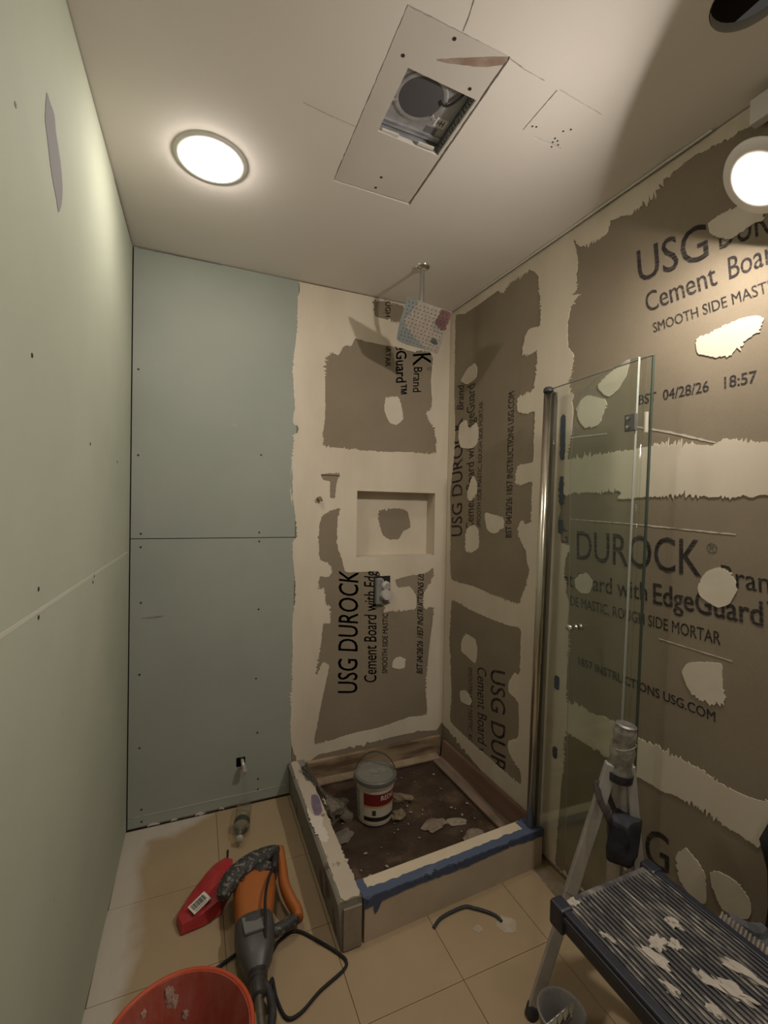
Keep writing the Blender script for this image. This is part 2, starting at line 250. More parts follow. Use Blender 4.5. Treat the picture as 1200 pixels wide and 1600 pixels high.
def drywall_mat(name='green drywall', g=(1, 1, 1)):
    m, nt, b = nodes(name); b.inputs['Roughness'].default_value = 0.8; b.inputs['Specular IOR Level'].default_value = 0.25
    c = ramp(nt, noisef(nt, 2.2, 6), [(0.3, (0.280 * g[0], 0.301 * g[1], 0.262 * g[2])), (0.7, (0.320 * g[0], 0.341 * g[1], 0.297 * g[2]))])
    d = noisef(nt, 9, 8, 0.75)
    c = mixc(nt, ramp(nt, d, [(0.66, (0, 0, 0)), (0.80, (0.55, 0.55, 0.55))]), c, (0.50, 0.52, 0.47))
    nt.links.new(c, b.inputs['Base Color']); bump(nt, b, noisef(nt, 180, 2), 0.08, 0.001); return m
DRYWALL = drywall_mat(); DRYWALL_BRIGHT = drywall_mat('brightened green drywall', (1.32, 1.30, 1.18))  # left wall's copy: its extra brightness is put into the colour
CEILING = M('ceiling paper and primer', (0.745, 0.69, 0.64), (0.79, 0.735, 0.685), 1.6, 6, 0.85, bmp=0.1, bscale=70)
PATCHB = M('patch board', (0.62, 0.565, 0.525), (0.68, 0.62, 0.575), 3, 6, 0.85, bmp=0.1, bscale=70)
CREAM = M('cream tile trim', (0.55, 0.46, 0.33), (0.60, 0.51, 0.38), 8, 4, 0.5)
DARK = M('dark void', (0.02, 0.018, 0.016), rough=0.9)
SCREW = M('dark screw', (0.05, 0.045, 0.045), rough=0.5, metal=0.3)
CHROME = M('chrome', (0.72, 0.70, 0.66), rough=0.16, metal=1.0)
STEEL = M('dull steel', (0.45, 0.44, 0.42), (0.36, 0.35, 0.33), 20, 4, 0.42, 0.9)
GALV = M('galvanised sheet', (0.55, 0.55, 0.56), (0.42, 0.42, 0.44), 25, 4, 0.45, 0.6)
ALU = M('worn aluminium', (0.50, 0.47, 0.44), (0.40, 0.375, 0.35), 14, 5, 0.5, 0.45)
BLACK = M('black plastic', (0.025, 0.024, 0.026), (0.045, 0.043, 0.045), 30, 3, 0.55)
RUBBER = M('black rubber', (0.018, 0.017, 0.017), rough=0.7)
WHITE = M('white plastic', (0.72, 0.70, 0.66), rough=0.45)
def floor_mat():
    m, nt, b = nodes('beige floor tile'); b.inputs['Roughness'].default_value = 0.55; b.inputs['Specular IOR Level'].default_value = 0.3
    c = ramp(nt, noisef(nt, 2.5, 7, 0.6), [(0.3, (0.325, 0.236, 0.138)), (0.7, (0.38, 0.282, 0.172))])
    # chalky drywall dust trodden in along the walls
    g = nn(nt, 'ShaderNodeNewGeometry'); sx = nn(nt, 'ShaderNodeSeparateXYZ'); nt.links.new(g.outputs['Position'], sx.inputs[0])
    def math_(op, a, bb=None):
        x = nn(nt, 'ShaderNodeMath', operation=op)
        for i, s in ((0, a), (1, bb)):
            if s is None: continue
            if hasattr(s, 'node'): nt.links.new(s, x.inputs[i])
            else: x.inputs[i].default_value = s
        return x.outputs[0]
    wob = math_('MULTIPLY', math_('SUBTRACT', noisef(nt, 5, 5), 0.5), 0.16)
    dl = math_('ADD', math_('SUBTRACT', sx.outputs[0], XL), wob)
    db = math_('ADD', math_('ADD', math_('SUBTRACT', D, sx.outputs[1]), math_('MULTIPLY', math_('MAXIMUM', math_('SUBTRACT', sx.outputs[0], -0.05), 0.0), 0.55)), wob)
    mr = nn(nt, 'ShaderNodeMapRange'); nt.links.new(math_('MINIMUM', dl, db), mr.inputs[0])
    mr.inputs[1].default_value = 0.105; mr.inputs[2].default_value = 0.055; mr.inputs[3].default_value = 0; mr.inputs[4].default_value = 0.75
    k = math_('MULTIPLY', mr.outputs[0], math_('ADD', 0.75, math_('MULTIPLY', noisef(nt, 30, 5, 0.7, (1, 0.25, 1)), 0.6)))
    c = mixc(nt, k, c, (0.52, 0.475, 0.41))
    sp = ramp(nt, noisef(nt, 22, 6, 0.7), [(0.70, (0, 0, 0)), (0.74, (0.7, 0.7, 0.7))])
    c = mixc(nt, sp, c, (0.50, 0.42, 0.32))
    dk = ramp(nt, noisef(nt, 8, 6, 0.7), [(0.68, (0, 0, 0)), (0.82, (0.6, 0.6, 0.6))])
    c = mixc(nt, dk, c, (0.16, 0.105, 0.06))
    nt.links.new(c, b.inputs['Base Color']); return m
FLOORM = floor_mat()

# ------------------------------------------------------------ setting
def struct(o): o['kind'] = 'structure'; return o
nx0, nx1, nz0, nz1 = 0.749, 1.192, 1.127, 1.460        # shower niche
niche_hole = rect(nx0, nz0, nx1, nz1)
sx0, sx1, sz0, sz1 = STOP_HOLE[0][0], STOP_HOLE[2][0], STOP_HOLE[3][1], STOP_HOLE[1][1]
stop_hole = rect(sx0, sz0, sx1, sz1)
wall_back = struct(plate('wall_back', [rect(XL - 0.15, -0.05, XR + 0.15, H + 0.1), rect(nx0 - 0.004, nz0 - 0.004, nx1 + 0.004, nz1 + 0.004), rect(sx0 - 0.004, sz0 - 0.004, sx1 + 0.004, sz1 + 0.004)], BACK, -0.10, -0.0125, DARK))
wall_right = struct(plate('wall_right', [rect(-0.15, -0.05, 3.0, H + 0.1)], RIGHT, -0.10, -0.0125, DARK))
wall_left = struct(plate('wall_left', [rect(-0.15, -0.05, 3.0, H + 0.1)], LEFT, -0.10, -0.0125, DARK))
FRONT = Frame((0, -0.85, 0), (1, 0, 0), (0, 0, 1), (0, 1, 0))
wall_front = struct(plate('wall_front', [rect(-0.6, -0.05, 1.7, H + 0.1)], FRONT, -0.10, 0.0, M('front wall paint', (0.62, 0.59, 0.53), rough=0.8)))
# boards
def board(fr, contours, m, parent, name): return plate(name, contours, fr, -0.012, 0.0, m, parent)
seam = BK_SEAM[0][1] + 0.003
cx = 0.4415
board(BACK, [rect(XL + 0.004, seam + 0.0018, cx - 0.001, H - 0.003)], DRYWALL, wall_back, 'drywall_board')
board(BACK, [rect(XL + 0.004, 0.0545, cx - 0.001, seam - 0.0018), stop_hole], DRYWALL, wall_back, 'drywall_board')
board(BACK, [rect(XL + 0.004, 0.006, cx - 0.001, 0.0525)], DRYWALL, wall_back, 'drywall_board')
board(BACK, [rect(cx + 0.001, 1.532, XR - 0.001, H - 0.003)], CEMENT, wall_back, 'cement_board')
board(BACK, [rect(cx + 0.001, 0.02, XR - 0.001, 1.529), rect(nx0 - 0.002, nz0 - 0.002, nx1 + 0.002, nz1 + 0.002)], CEMENT, wall_back, 'cement_board')
for a, b, c, d in ((0.0, 0.02, 0.728, 0.928), (0.0, 0.931, 0.728, H - 0.003), (0.731, 0.006, 2.9, 0.585), (0.731, 0.588, 2.9, 1.478), (0.731, 1.481, 2.9, H - 0.003)):
    board(RIGHT, [rect(a, b, c, d)], CEMENT, wall_right, 'cement_board')
board(LEFT, [rect(0.004, 1.1815, 2.9, H - 0.003)], DRYWALL_BRIGHT, wall_left, 'drywall_board')
board(LEFT, [rect(0.004, 0.006, 2.9, 1.1785)], DRYWALL_BRIGHT, wall_left, 'drywall_board')
plate('joint_tape', [ragged(rect(0.02, 1.176, 2.9, 1.184), 0.001, 0.02, 3)], LEFT, 0, 0.0006, M('scraped joint', (0.50, 0.50, 0.42), rough=0.8), wall_left)
plate('paper_tear', [ragged(LF_TEAR, 0.002, 0.008, 1)], LEFT, 0.0, 0.0008, M('torn grey paper', (0.23, 0.22, 0.225), rough=0.9), wall_left)
plate('paper_tear', [ragged([(1.20, 2.235), (1.222, 2.26), (1.262, 2.262), (1.30, 2.23), (1.25, 2.224)], 0.002, 0.008, 1)], LEFT, 0.0, 0.0008, M('torn grey paper edge', (0.33, 0.32, 0.32), rough=0.9), wall_left)
# joint compound on the back wall
e = [p for p in BK_EDGE]
outer = ragged(e, 0.004, 0.004, 2)[:-1]
lim = lambda P: [(min(max(x, XL + 0.005), XR - 0.002), min(max(z, 0.02), H - 0.003)) for x, z in P]
k_end = max(range(len(outer)), key=lambda i: -abs(outer[i][0] - e[-1][0]) - abs(outer[i][1] - e[-1][1]))
left_edge = outer[:k_end + 1]
bb = ragged([e[-1]] + list(BK_BOT) + [(1.262, 0.9), (0.9, 1.0)], 0.005, 0.01, 5)
kb = max(range(len(bb)), key=lambda i: -abs(bb[i][0] - BK_BOT[-1][0]) - abs(bb[i][1] - BK_BOT[-1][1]))
sheet = lim(left_edge + bb[1:kb + 1] + [(XR - 0.002, 0.205), (XR - 0.002, H - 0.004), (0.9, H - 0.004), (0.6, H - 0.005), (left_edge[0][0] + 0.002, H - 0.006)])
holes = [ragged(c, 0.0012 * a, 0.003, i * 7.3) for i, (c, a) in enumerate(BK_HOLES)]
plate('joint_compound', [sheet, niche_hole] + holes, BACK, 0.0, 0.0018, COMPOUND, wall_back, back=False)
for i, c in enumerate(BK_SPOTS): plate('compound_spot', [ragged(c, 0.003, 0.006, i * 3 + 0.5)], BACK, 0.0, 0.002, COMPOUND_SPOT, wall_back, back=False)
# niche lining
nb = bmesh.new(); nd = -0.088
for a in ((nx0, nz0, nx1, nz0), (nx1, nz0, nx1, nz1), (nx1, nz1, nx0, nz1), (nx0, nz1, nx0, nz0)):
    nb.faces.new([nb.verts.new(BACK.p(x, z, n)) for x, z, n in ((a[0], a[1], 0.0018), (a[2], a[3], 0.0018), (a[2], a[3], nd), (a[0], a[1], nd))])
nb.faces.new([nb.verts.new(BACK.p(x, z, nd)) for x, z in niche_hole])
niche = finish(nb, 'niche', COMPOUND, wall_back)
plate('bare_board', [ragged(NICHE_PATCH, 0.004, 0.006, 9)], BACK, nd + 0.0002, nd + 0.0012, CEMENT, niche, back=False)
# joint compound on the right wall
rb = [p for p in ragged(list(RT_BOT) + [(0.9, 0.05), (0.5, 0.6)], 0.006, 0.01, 4)]
kr_ = max(range(len(rb)), key=lambda i: -abs(rb[i][0] - 0.657) - abs(rb[i][1] - 0.072))
sheet = [(0.003, 0.20)] + [(max(x, 0.004), z) for x, z in rb[:kr_ + 1]] + [(0.70, 0.02), (2.9, 0.01), (2.9, H - 0.004), (0.003, H - 0.004)]
holes = [ragged([(min(max(x, 0.02), 1.7), min(max(z, 0.03), H - 0.02)) for x, z in c], 0.0014 * a, 0.003, i * 5.1 + 2) for i, (c, a) in enumerate(RT_HOLES)]
plate('joint_compound', [sheet] + holes, RIGHT, 0.0, 0.0018, COMPOUND, wall_right, back=False)
for i, c in enumerate(RT_SPOTS): plate('compound_spot', [ragged(c, 0.003, 0.0035, i * 3 + 0.2)], RIGHT, 0.0, 0.002, COMPOUND_SPOT, wall_right, back=False)
SCUFF = M('white scratch', (0.55, 0.50, 0.42), rough=0.9)
for c in ([(1.10, 1.66), (1.22, 1.625), (1.345, 1.578), (1.345, 1.574), (1.22, 1.619), (1.10, 1.656)], [(0.80, 1.66), (1.0, 1.651), (1.0, 1.647), (0.80, 1.655)], [(0.85, 1.352), (1.1, 1.345), (1.4, 1.33), (1.4, 1.327), (1.1, 1.342), (0.85, 1.350)], [(1.2, 1.0), (1.40, 0.995), (1.40, 0.993), (1.2, 0.998)]):
    plate('scratch', [ragged(c, 0.002, 0.01, c[0][0], False)], RIGHT, 0.0, 0.0009, SCUFF, wall_right, back=False)
# printing on the boards
def text_mesh(s, bold=0.0):
    cu = bpy.data.curves.new('t', 'FONT'); cu.body = s; cu.size = 1.0; cu.offset = bold; cu.resolution_u = 3
    o = bpy.data.objects.new('t', cu); COL.objects.link(o); dg = bpy.context.evaluated_depsgraph_get()
    me = bpy.data.meshes.new_from_object(o.evaluated_get(dg)); bpy.data.objects.remove(o); bpy.data.curves.remove(cu); return me
cap_ref = max(v.co.y for v in text_mesh('H').vertices)
def bolder(me, shifts):
    bm = bmesh.new(); bm.from_mesh(me); bm2 = bmesh.new(); bm2.from_mesh(me)
    for dx, dy in shifts:
        c = me.copy(); c.transform(Matrix.Translation((dx, dy, 0))); bm.from_mesh(c); bpy.data.meshes.remove(c)
    bm.to_mesh(me); bm.free(); bm2.free(); return me
def print_text(fr, s, base, along, up, parent, m, bold=0.0, depth=0.0007, name='printed_text'):
    me = text_mesh(s); me.name = name
    if bold > 0: bolder(me, [(bold, 0), (-bold, 0), (0, bold * 0.5), (0, -bold * 0.5)])
    xs = [v.co.x for v in me.vertices]; x0, x1 = min(xs), max(xs)
    for v in me.vertices:
        a = (v.co.x - x0) / (x1 - x0); b = v.co.y / cap_ref
        v.co = fr.p(base[0] + along[0] * a + up[0] * b, base[1] + along[1] * a + up[1] * b, depth)
    return link(name, me, m, parent)
for f, s, base, along, up in TEXTS:
    fr, par = (BACK, wall_back) if f == 'B' else (RIGHT, wall_right)
    horiz = abs(along[0]) > abs(along[1]); thick = 0.030 if 'Edge' in s and 'Cement' not in s else (0.022 if s.startswith(('BST', '1857')) else (0.0 if len(s) < 2 else 0.008))
    print_text(fr, s, base, along, up, par, INK_H if horiz else INK_V, thick)
# screws
sbm = bmesh.new(); add_lathe(sbm, [(0.0045, 0.0), (0.0045, 0.0008), (0.003, 0.0011), (0.0, 0.0004)], seg=10)
sme = bpy.data.meshes.new('screw_head'); sbm.to_mesh(sme); sbm.free(); sme.materials.append(SCREW)
def screw(fr, a, b, parent, k=1.0):
    o = bpy.data.objects.new('screw_head', sme); COL.objects.link(o); o.parent = parent
    o.matrix_local = Matrix.Translation(fr.p(a, b, 0.0)) @ Vector((0, 0, 1)).rotation_difference(fr.n).to_matrix().to_4x4() @ Matrix.Diagonal((k, k, 1, 1))
for a, b in BK_SCREWS: screw(BACK, a, max(b, 0.02), wall_back)
for a, b in LF_SCREWS: screw(LEFT, a, b, wall_left)
# ceiling
pc = [(0.402, 0.877), (0.664, 0.877), (0.674, 1.430), (0.405, 1.430)]
def grow(P, d):
    c = sum((Vector(p) for p in P), Vector((0, 0))) / len(P); return [(p[0] + d * (1 if p[0] > c.x else -1), p[1] + d * (1 if p[1] > c.y else -1)) for p in P]
fan = [(0.461, 0.997), (0.660, 1.003), (0.661, 1.206), (0.463, 1.196)]
hole_c, hole_r = (1.035, 0.575), 0.072
circ = lambda c, r, n=40: [(c[0] + r * math.cos(2 * math.pi * i / n), c[1] + r * math.sin(2 * math.pi * i / n)) for i in range(n)]
gap = [(0.399, 0.872), (0.668, 0.875), (0.682, 1.436), (0.402, 1.433)]
cut = 0.0018
hatch = []
for (a, b) in ((0, 1), (1, 2), (2, 3), (3, 0)):
    p, q = Vector(HATCH[a]), Vector(HATCH[b]); d = (q - p).normalized(); n = Vector((-d.y, d.x)) * cut
    L0, L1 = {0: (0.005, 0.98), 1: (0.02, 0.0), 2: (0.1, 0.75), 3: (0.0, 1.0)}[a]
    if a == 1: continue
    p, q = p.lerp(q, L0) + d * 0.004, p.lerp(q, L1) - d * 0.004
    hatch.append(ragged([tuple(p - n), tuple(q - n), tuple(q + n), tuple(p + n)], 0.0012, 0.008, a, False))
ceiling = struct(plate('ceiling', [rect(XL - 0.15, -1.0, XR + 0.15, D + 0.1), ragged(gap, 0.002, 0.01, 1, False), circ(hole_c, hole_r)] + hatch, CEIL, -0.0125, 0.0, CEILING))
deck = plate('light_stop_slab', [rect(XL - 0.15, -1.0, XR + 0.15, D + 0.1)], CEIL, -0.40, -0.36, M('dark backing slab', (0.10, 0.07, 0.05), rough=0.9), ceiling)  # unseen slab added above the ceiling to stop light and keep gaps dark
patch = plate('patch_board', [ragged(pc, 0.0015, 0.01, 8, False), fan], CEIL, -0.0145, -0.002, PATCHB, ceiling)
plate('brown_stain', [ragged(STREAK, 0.0012, 0.008, 2)], CEIL, -0.002, -0.0014, M('brown stain', (0.30, 0.21, 0.16), (0.42, 0.33, 0.27), 30, rough=0.9), patch, back=False)
for a, b in PATCH_SCREWS: screw(Frame((0, 0, H + 0.002), (1, 0, 0), (0, 1, 0), (0, 0, -1)), a, b, ceiling)
for a, b in HATCH_DOTS: screw(CEIL, a, b, ceiling, 0.6)
hb = bmesh.new(); add_lathe(hb, [(hole_r - 0.0015, 0.0), (hole_r - 0.0015, 0.02), (hole_r + 0.002, 0.02)], (hole_c[0], hole_c[1], H)); finish(hb, 'hole_rim', M('cut gypsum', (0.42, 0.39, 0.36), rough=0.9), ceiling)
# pencil and tape lines, corner cracks
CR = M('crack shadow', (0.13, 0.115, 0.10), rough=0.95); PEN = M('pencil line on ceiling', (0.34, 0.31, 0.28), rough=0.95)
def strip(fr, pts, wd, parent, m=CR, name='crack', depth=0.0009, amp=0.0015):
    P = [Vector(p) for p in pts]; up, dn = [], []
    for i, p in enumerate(P):
        d = (P[min(i + 1, len(P) - 1)] - P[max(i - 1, 0)]).normalized(); n = Vector((-d.y, d.x)); k = wd * (0.5 if i in (0, len(P) - 1) else 1)
        up.append(tuple(p + n * k)); dn.append(tuple(p - n * k))
    return plate(name, [ragged(up + dn[::-1], amp, 0.008, P[0].x * 9, False)], fr, 0.0, depth, m, parent, back=False)
strip(CEIL, [(0.665, 0.877), (0.72, 0.885), (0.78, 0.888)], 0.0006, ceiling, PEN, 'pencil_line')
strip(CEIL, [(0.52, 0.80), (0.53, 0.84), (0.535, 0.87)], 0.0006, ceiling, PEN, 'pencil_line')
strip(CEIL, [(0.25, 1.19), (0.33, 1.20), (0.40, 1.205)], 0.0005, ceiling, PEN, 'pencil_line')
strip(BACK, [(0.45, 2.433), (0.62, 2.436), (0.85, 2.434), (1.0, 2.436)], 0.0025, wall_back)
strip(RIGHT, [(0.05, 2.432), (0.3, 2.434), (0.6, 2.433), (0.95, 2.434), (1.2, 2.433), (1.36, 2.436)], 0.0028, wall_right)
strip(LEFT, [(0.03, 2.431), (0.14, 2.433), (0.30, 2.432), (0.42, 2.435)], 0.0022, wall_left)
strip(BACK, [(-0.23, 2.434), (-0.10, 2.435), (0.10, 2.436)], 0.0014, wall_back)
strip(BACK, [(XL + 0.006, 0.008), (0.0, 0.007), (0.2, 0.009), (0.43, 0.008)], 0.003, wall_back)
strip(BACK, [(-0.20, 0.895), (-0.14, 0.897), (-0.115, 0.899)], 0.003, wall_back, M('pencil smear', (0.20, 0.21, 0.195), rough=0.9), 'pencil_mark')
strip(BACK, [(0.2035, 0.228), (0.2035, 0.27)], 0.0005, wall_back, M('pencil line', (0.15, 0.15, 0.14), rough=0.9), 'pencil_mark')
TAPEC = M('loose ceiling compound', (0.62, 0.58, 0.52), rough=0.85)
for k in range(5):
    tb = bmesh.new()
    p = RIGHT.p(0.02 + k * 0.26, H - 0.004, 0.012); add_tube(tb, [p, RIGHT.p(0.02 + k * 0.26 + 0.13, H - 0.006, 0.016), RIGHT.p(0.28 + k * 0.26, H - 0.004, 0.012)], 0.004, 6)
    finish(tb, 'compound_bead', TAPEC, wall_right)
strip(BACK, [(-0.23, 0.0535), (0.0, 0.0545), (0.20, 0.0535), (0.42, 0.0535)], 0.0014, wall_back, M('chalky score line', (0.48, 0.47, 0.42), rough=0.9), 'chalk_line', 0.0011)
# floor: tiles on a slab
floor = struct(plate('floor', [rect(-0.6, -1.0, 1.7, D + 0.1)], FLOOR, -0.10, -0.006, M('floor bed', (0.22, 0.16, 0.105), rough=0.95)))
tx = [XL + 0.002, 0.105, 0.425, 0.745, 1.065, XR - 0.02]; ty = [-0.82, -0.5, -0.18, 0.14, 0.46, 0.78, 1.10, 1.42, 1.74, D - 0.003]
for i in range(len(tx) - 1):
    for j in range(len(ty) - 1):
        tb = bmesh.new(); g = 0.0008
        x0 = tx[i] + g; x1 = tx[i + 1] - g
        if i == 0: x0 = XL - AL * (D - ty[j]) + 0.001
        if i == 4: x1 = XR + AR * (D - ty[j]) - 0.001
        add_box(tb, ((x0 + x1) / 2, (ty[j] + ty[j + 1]) / 2, -0.003), (x1 - x0, ty[j + 1] - ty[j] - 2 * g, 0.006), bev=0.0006)
        finish(tb, 'floor_tile', FLOORM, floor)

SMEAR = M('dried mortar smear', (0.44, 0.37, 0.285), (0.34, 0.27, 0.195), 22, 6, 0.85)
plate('mortar_smear', [ragged([(1.205, 1.330), (1.262, 1.335), (1.272, 1.20), (1.285, 1.00), (1.255, 1.00), (1.225, 1.18)], 0.005, 0.008, 3)], FLOOR, 0.0, 0.0014, SMEAR, floor, back=False)
plate('mortar_smear', [ragged([(0.94, 1.21), (0.985, 1.23), (1.01, 1.195), (0.985, 1.165), (0.95, 1.175)], 0.006, 0.006, 6)], FLOOR, 0.0, 0.0010, SMEAR, floor, back=False)
plate('mortar_smear', [ragged([(0.86, 1.225), (0.885, 1.232), (0.892, 1.212), (0.870, 1.205)], 0.005, 0.006, 9)], FLOOR, 0.0, 0.0010, SMEAR, floor, back=False)
CHALK = M('white chip on skirting', (0.55, 0.51, 0.44), rough=0.9)
for k, (x, w_) in enumerate(((-0.17, 0.05), (-0.08, 0.03), (0.02, 0.045), (0.12, 0.02))): plate('plaster_chip', [ragged([(x, 0.003), (x + w_, 0.004), (x + w_ * 0.8, 0.011), (x + w_ * 0.3, 0.014)], 0.003, 0.005, k)], BACK, 0.0, 0.0012, CHALK, wall_back, back=False)
for k, (a, b, r) in enumerate(((0.40, 1.30, 0.010), (0.66, 1.17, 0.008), (0.55, 0.94, 0.012), (0.95, 0.92, 0.010), (0.8, 0.70, 0.012), (0.62, 0.86, 0.008), (1.0, 0.55, 0.012), (0.9, 0.40, 0.01), (0.05, 1.22, 0.012), (0.03, 1.10, 0.015))): plate('scuff', [ragged([(a, b), (a + r * 0.3, b + r), (a + r * 0.5, b + r * 0.9), (a + r * 0.3, b - r * 0.6)], 0.002, 0.004, k)], LEFT, 0.0, 0.0009, M('pale scuff %d' % k, (0.46, 0.47, 0.41), rough=0.9), wall_left, back=False)
# ------------------------------------------------------------ lamps
def lamp_lens(c, strength, name): return emit(name, c, strength)
t = thing('recessed_light', 'lit round recessed downlight with white trim ring, flush in the ceiling near the left wall', 'light', (0.034, 1.503, H))
bm = bmesh.new(); add_lathe(bm, [(0.080, -0.002), (0.085, -0.0035), (0.103, -0.0035), (0.106, 0.0)], seg=48); finish(bm, 'trim_ring', M('lamp trim', (0.75, 0.73, 0.70), rough=0.4), t, True)
bm = bmesh.new(); add_lathe(bm, [(0.0, -0.032), (0.03, -0.030), (0.058, -0.022), (0.076, -0.011), (0.083, -0.002)], seg=48); finish(bm, 'lens', lamp_lens(WARM, LAMP_CEILING, 'ceiling lamp lens'), t)
# the hanging lamp on the right wall
hn = Vector((-0.62, 0.37, -0.69)).normalized(); hc = Vector((1.165, 0.622, 2.142))
t = thing('hanging_wafer_light', 'lit round wafer downlight with wide white trim hanging on the right wall under the ceiling', 'light', hc)
bm = bmesh.new(); add_lathe(bm, [(0.038, 0.004), (0.041, 0.007), (0.084, 0.003), (0.088, -0.003), (0.083, -0.005), (0.036, -0.005)], axis=hn, seg=48); finish(bm, 'trim_ring', M('wafer trim', (0.72, 0.68, 0.63), rough=0.4), t, True)
bm = bmesh.new(); add_lathe(bm, [(0.0, 0.016), (0.018, 0.014), (0.032, 0.009), (0.038, 0.004), (0.038, 0.0)], axis=hn, seg=48); finish(bm, 'lens', lamp_lens(WARM, LAMP_HANGING, 'hanging lamp lens'), t)
bm = bmesh.new(); add_lathe(bm, [(0.075, -0.005), (0.075, -0.010), (0.0, -0.010)], axis=hn, seg=36); finish(bm, 'housing', STEEL, t)
bm = bmesh.new(); add_box(bm, Vector((0.118, 0.040, 0.245)), (0.028, 0.085, 0.062), bev=0.003); jb = finish(bm, 'driver_box', M('white driver box', (0.62, 0.59, 0.55), rough=0.5), t)
bm = bmesh.new(); add_tube(bm, catmull([-hn * 0.012, (0.075, 0.02, 0.10), (0.116, 0.036, 0.216)], 5), 0.003, 8); finish(bm, 'cable', WHITE, t)
bm = bmesh.new(); add_tube(bm, catmull([(0.118, 0.040, 0.274), (0.118, 0.040, 0.285), (0.118, 0.040, 0.300)], 4), 0.0035, 8); finish(bm, 'cable', WHITE, t)
# added fill light behind the camera, unseen, shaped like the ceiling lamp
t = thing('recessed_light', 'added round fill light in the ceiling, unseen behind the camera', 'light', (0.45, -0.45, H))
bm = bmesh.new(); add_lathe(bm, [(0.084, -0.004), (0.088, -0.009), (0.104, -0.005), (0.106, 0.0)], seg=48); finish(bm, 'trim_ring', M('rear fill trim', (0.75, 0.73, 0.70), rough=0.4), t, True)
bm = bmesh.new(); add_lathe(bm, [(0.0, -0.032), (0.03, -0.030), (0.058, -0.022), (0.076, -0.011), (0.083, -0.002)], seg=48); finish(bm, 'lens', lamp_lens(WARM, FILL_REAR, 'rear fill lens'), t)

# ------------------------------------------------------------ exhaust fan housing in the ceiling patch
t = thing('exhaust_fan', 'open metal exhaust fan housing with round dark blower, set in the ceiling patch', 'fan', (0.561, 1.10, H + 0.006)); t.scale = (1, 1, 0.45)
fx, fy = 0.198, 0.205
bm = bmesh.new(); z1 = 0.11
q = [(-fx / 2, -fy / 2), (fx / 2, -fy / 2), (fx / 2, fy / 2), (-fx / 2, fy / 2)]
lo = [bm.verts.new((x, y, 0.004)) for x, y in q]; hi = [bm.verts.new((x, y, z1)) for x, y in q]
for i in range(4): bm.faces.new((lo[i], lo[(i + 1) % 4], hi[(i + 1) % 4], hi[i]))
bm.faces.new(hi); finish(bm, 'housing', GALV, t)
bm = bmesh.new(); add_box(bm, (0.0, 0.0, 0.052), (fx - 0.012, fy - 0.012, 0.004), bev=0.001); add_box(bm, (0.0, 0.075, 0.044), (fx - 0.02, 0.004, 0.014)); finish(bm, 'motor_plate', M('zinc plate', (0.48, 0.48, 0.50), (0.38, 0.38, 0.41), 30, rough=0.4, metal=0.5), t)
bm = bmesh.new(); add_lathe(bm, [(0.068, 0.05), (0.072, 0.043), (0.066, 0.042), (0.060, 0.046)], (-0.022, -0.02, 0), seg=40); finish(bm, 'inlet_ring', GALV, t, True)
bm = bmesh.new(); add_lathe(bm, [(0.0, 0.040), (0.03, 0.041), (0.052, 0.044), (0.062, 0.047)], (-0.022, -0.02, 0), seg=40)
finish(bm, 'blower_wheel', M('dark blower', (0.10, 0.095, 0.105), rough=0.5), t, True)
CLIPM = M('clip zinc', (0.65, 0.64, 0.66), rough=0.35, metal=0.7)
for k in range(3):
    bm = bmesh.new(); a = 0.6 + k * 2.1; c = Vector((-0.022 + 0.07 * math.cos(a), -0.02 + 0.07 * math.sin(a), 0.042)); add_box(bm, c, (0.018, 0.008, 0.004), Matrix.Rotation(a, 3, 'Z'), 0.001)
    finish(bm, 'inlet_clip', CLIPM, t)
bm = bmesh.new(); add_tube(bm, catmull([(0.03, -0.035, 0.040), (0.045, -0.03, 0.034), (0.06, -0.045, 0.034), (0.07, -0.07, 0.036), (0.075, -0.085, 0.045)], 5), 0.004, 8); finish(bm, 'wire', BLACK, t)
def sticker(name, c, s, m, ang=0.0, par=None):
    bm = bmesh.new(); add_box(bm, c, s, Matrix.Rotation(ang, 3, 'Z')); return finish(bm, name, m, par)
stk = sticker('rating_label', (0.066, 0.03, 0.0492), (0.036, 0.030, 0.0012), M('label white', (0.66, 0.64, 0.62), rough=0.6), 0, t)
bm = bmesh.new()
for k in range(3): add_box(bm, (0.056 + k * 0.009, 0.03, 0.0484), (0.003, 0.018, 0.0006))
add_box(bm, (0.0655, 0.03, 0.0484), (0.018, 0.003, 0.0006)); finish(bm, 'label_print', M('label ink', (0.1, 0.09, 0.1), rough=0.7), stk)
sticker('warning_label', (0.050, 0.062, 0.0492), (0.036, 0.022, 0.0012), M('label dark', (0.16, 0.155, 0.165), rough=0.6), 0, t)
bm = bmesh.new()
for k in range(16):
    y = -0.085 + k * 0.0115 + random.uniform(-0.002, 0.002); add_box(bm, (0.094, y, 0.022), (0.004, 0.006, random.uniform(0.02, 0.036)), Matrix.Rotation(random.uniform(-0.2, 0.2), 3, 'X'))
f = finish(bm, 'torn_foil', M('foil tape', (0.36, 0.36, 0.38), rough=0.4, metal=0.7), t); f['kind'] = 'stuff'
for x in (-0.062, 0.052):
    bm = bmesh.new(); add_box(bm, (x, 0.093, 0.002), (0.052, 0.010, 0.012), bev=0.001); finish(bm, 'mounting_tab', M('white tab', (0.66, 0.62, 0.57), rough=0.6), t)

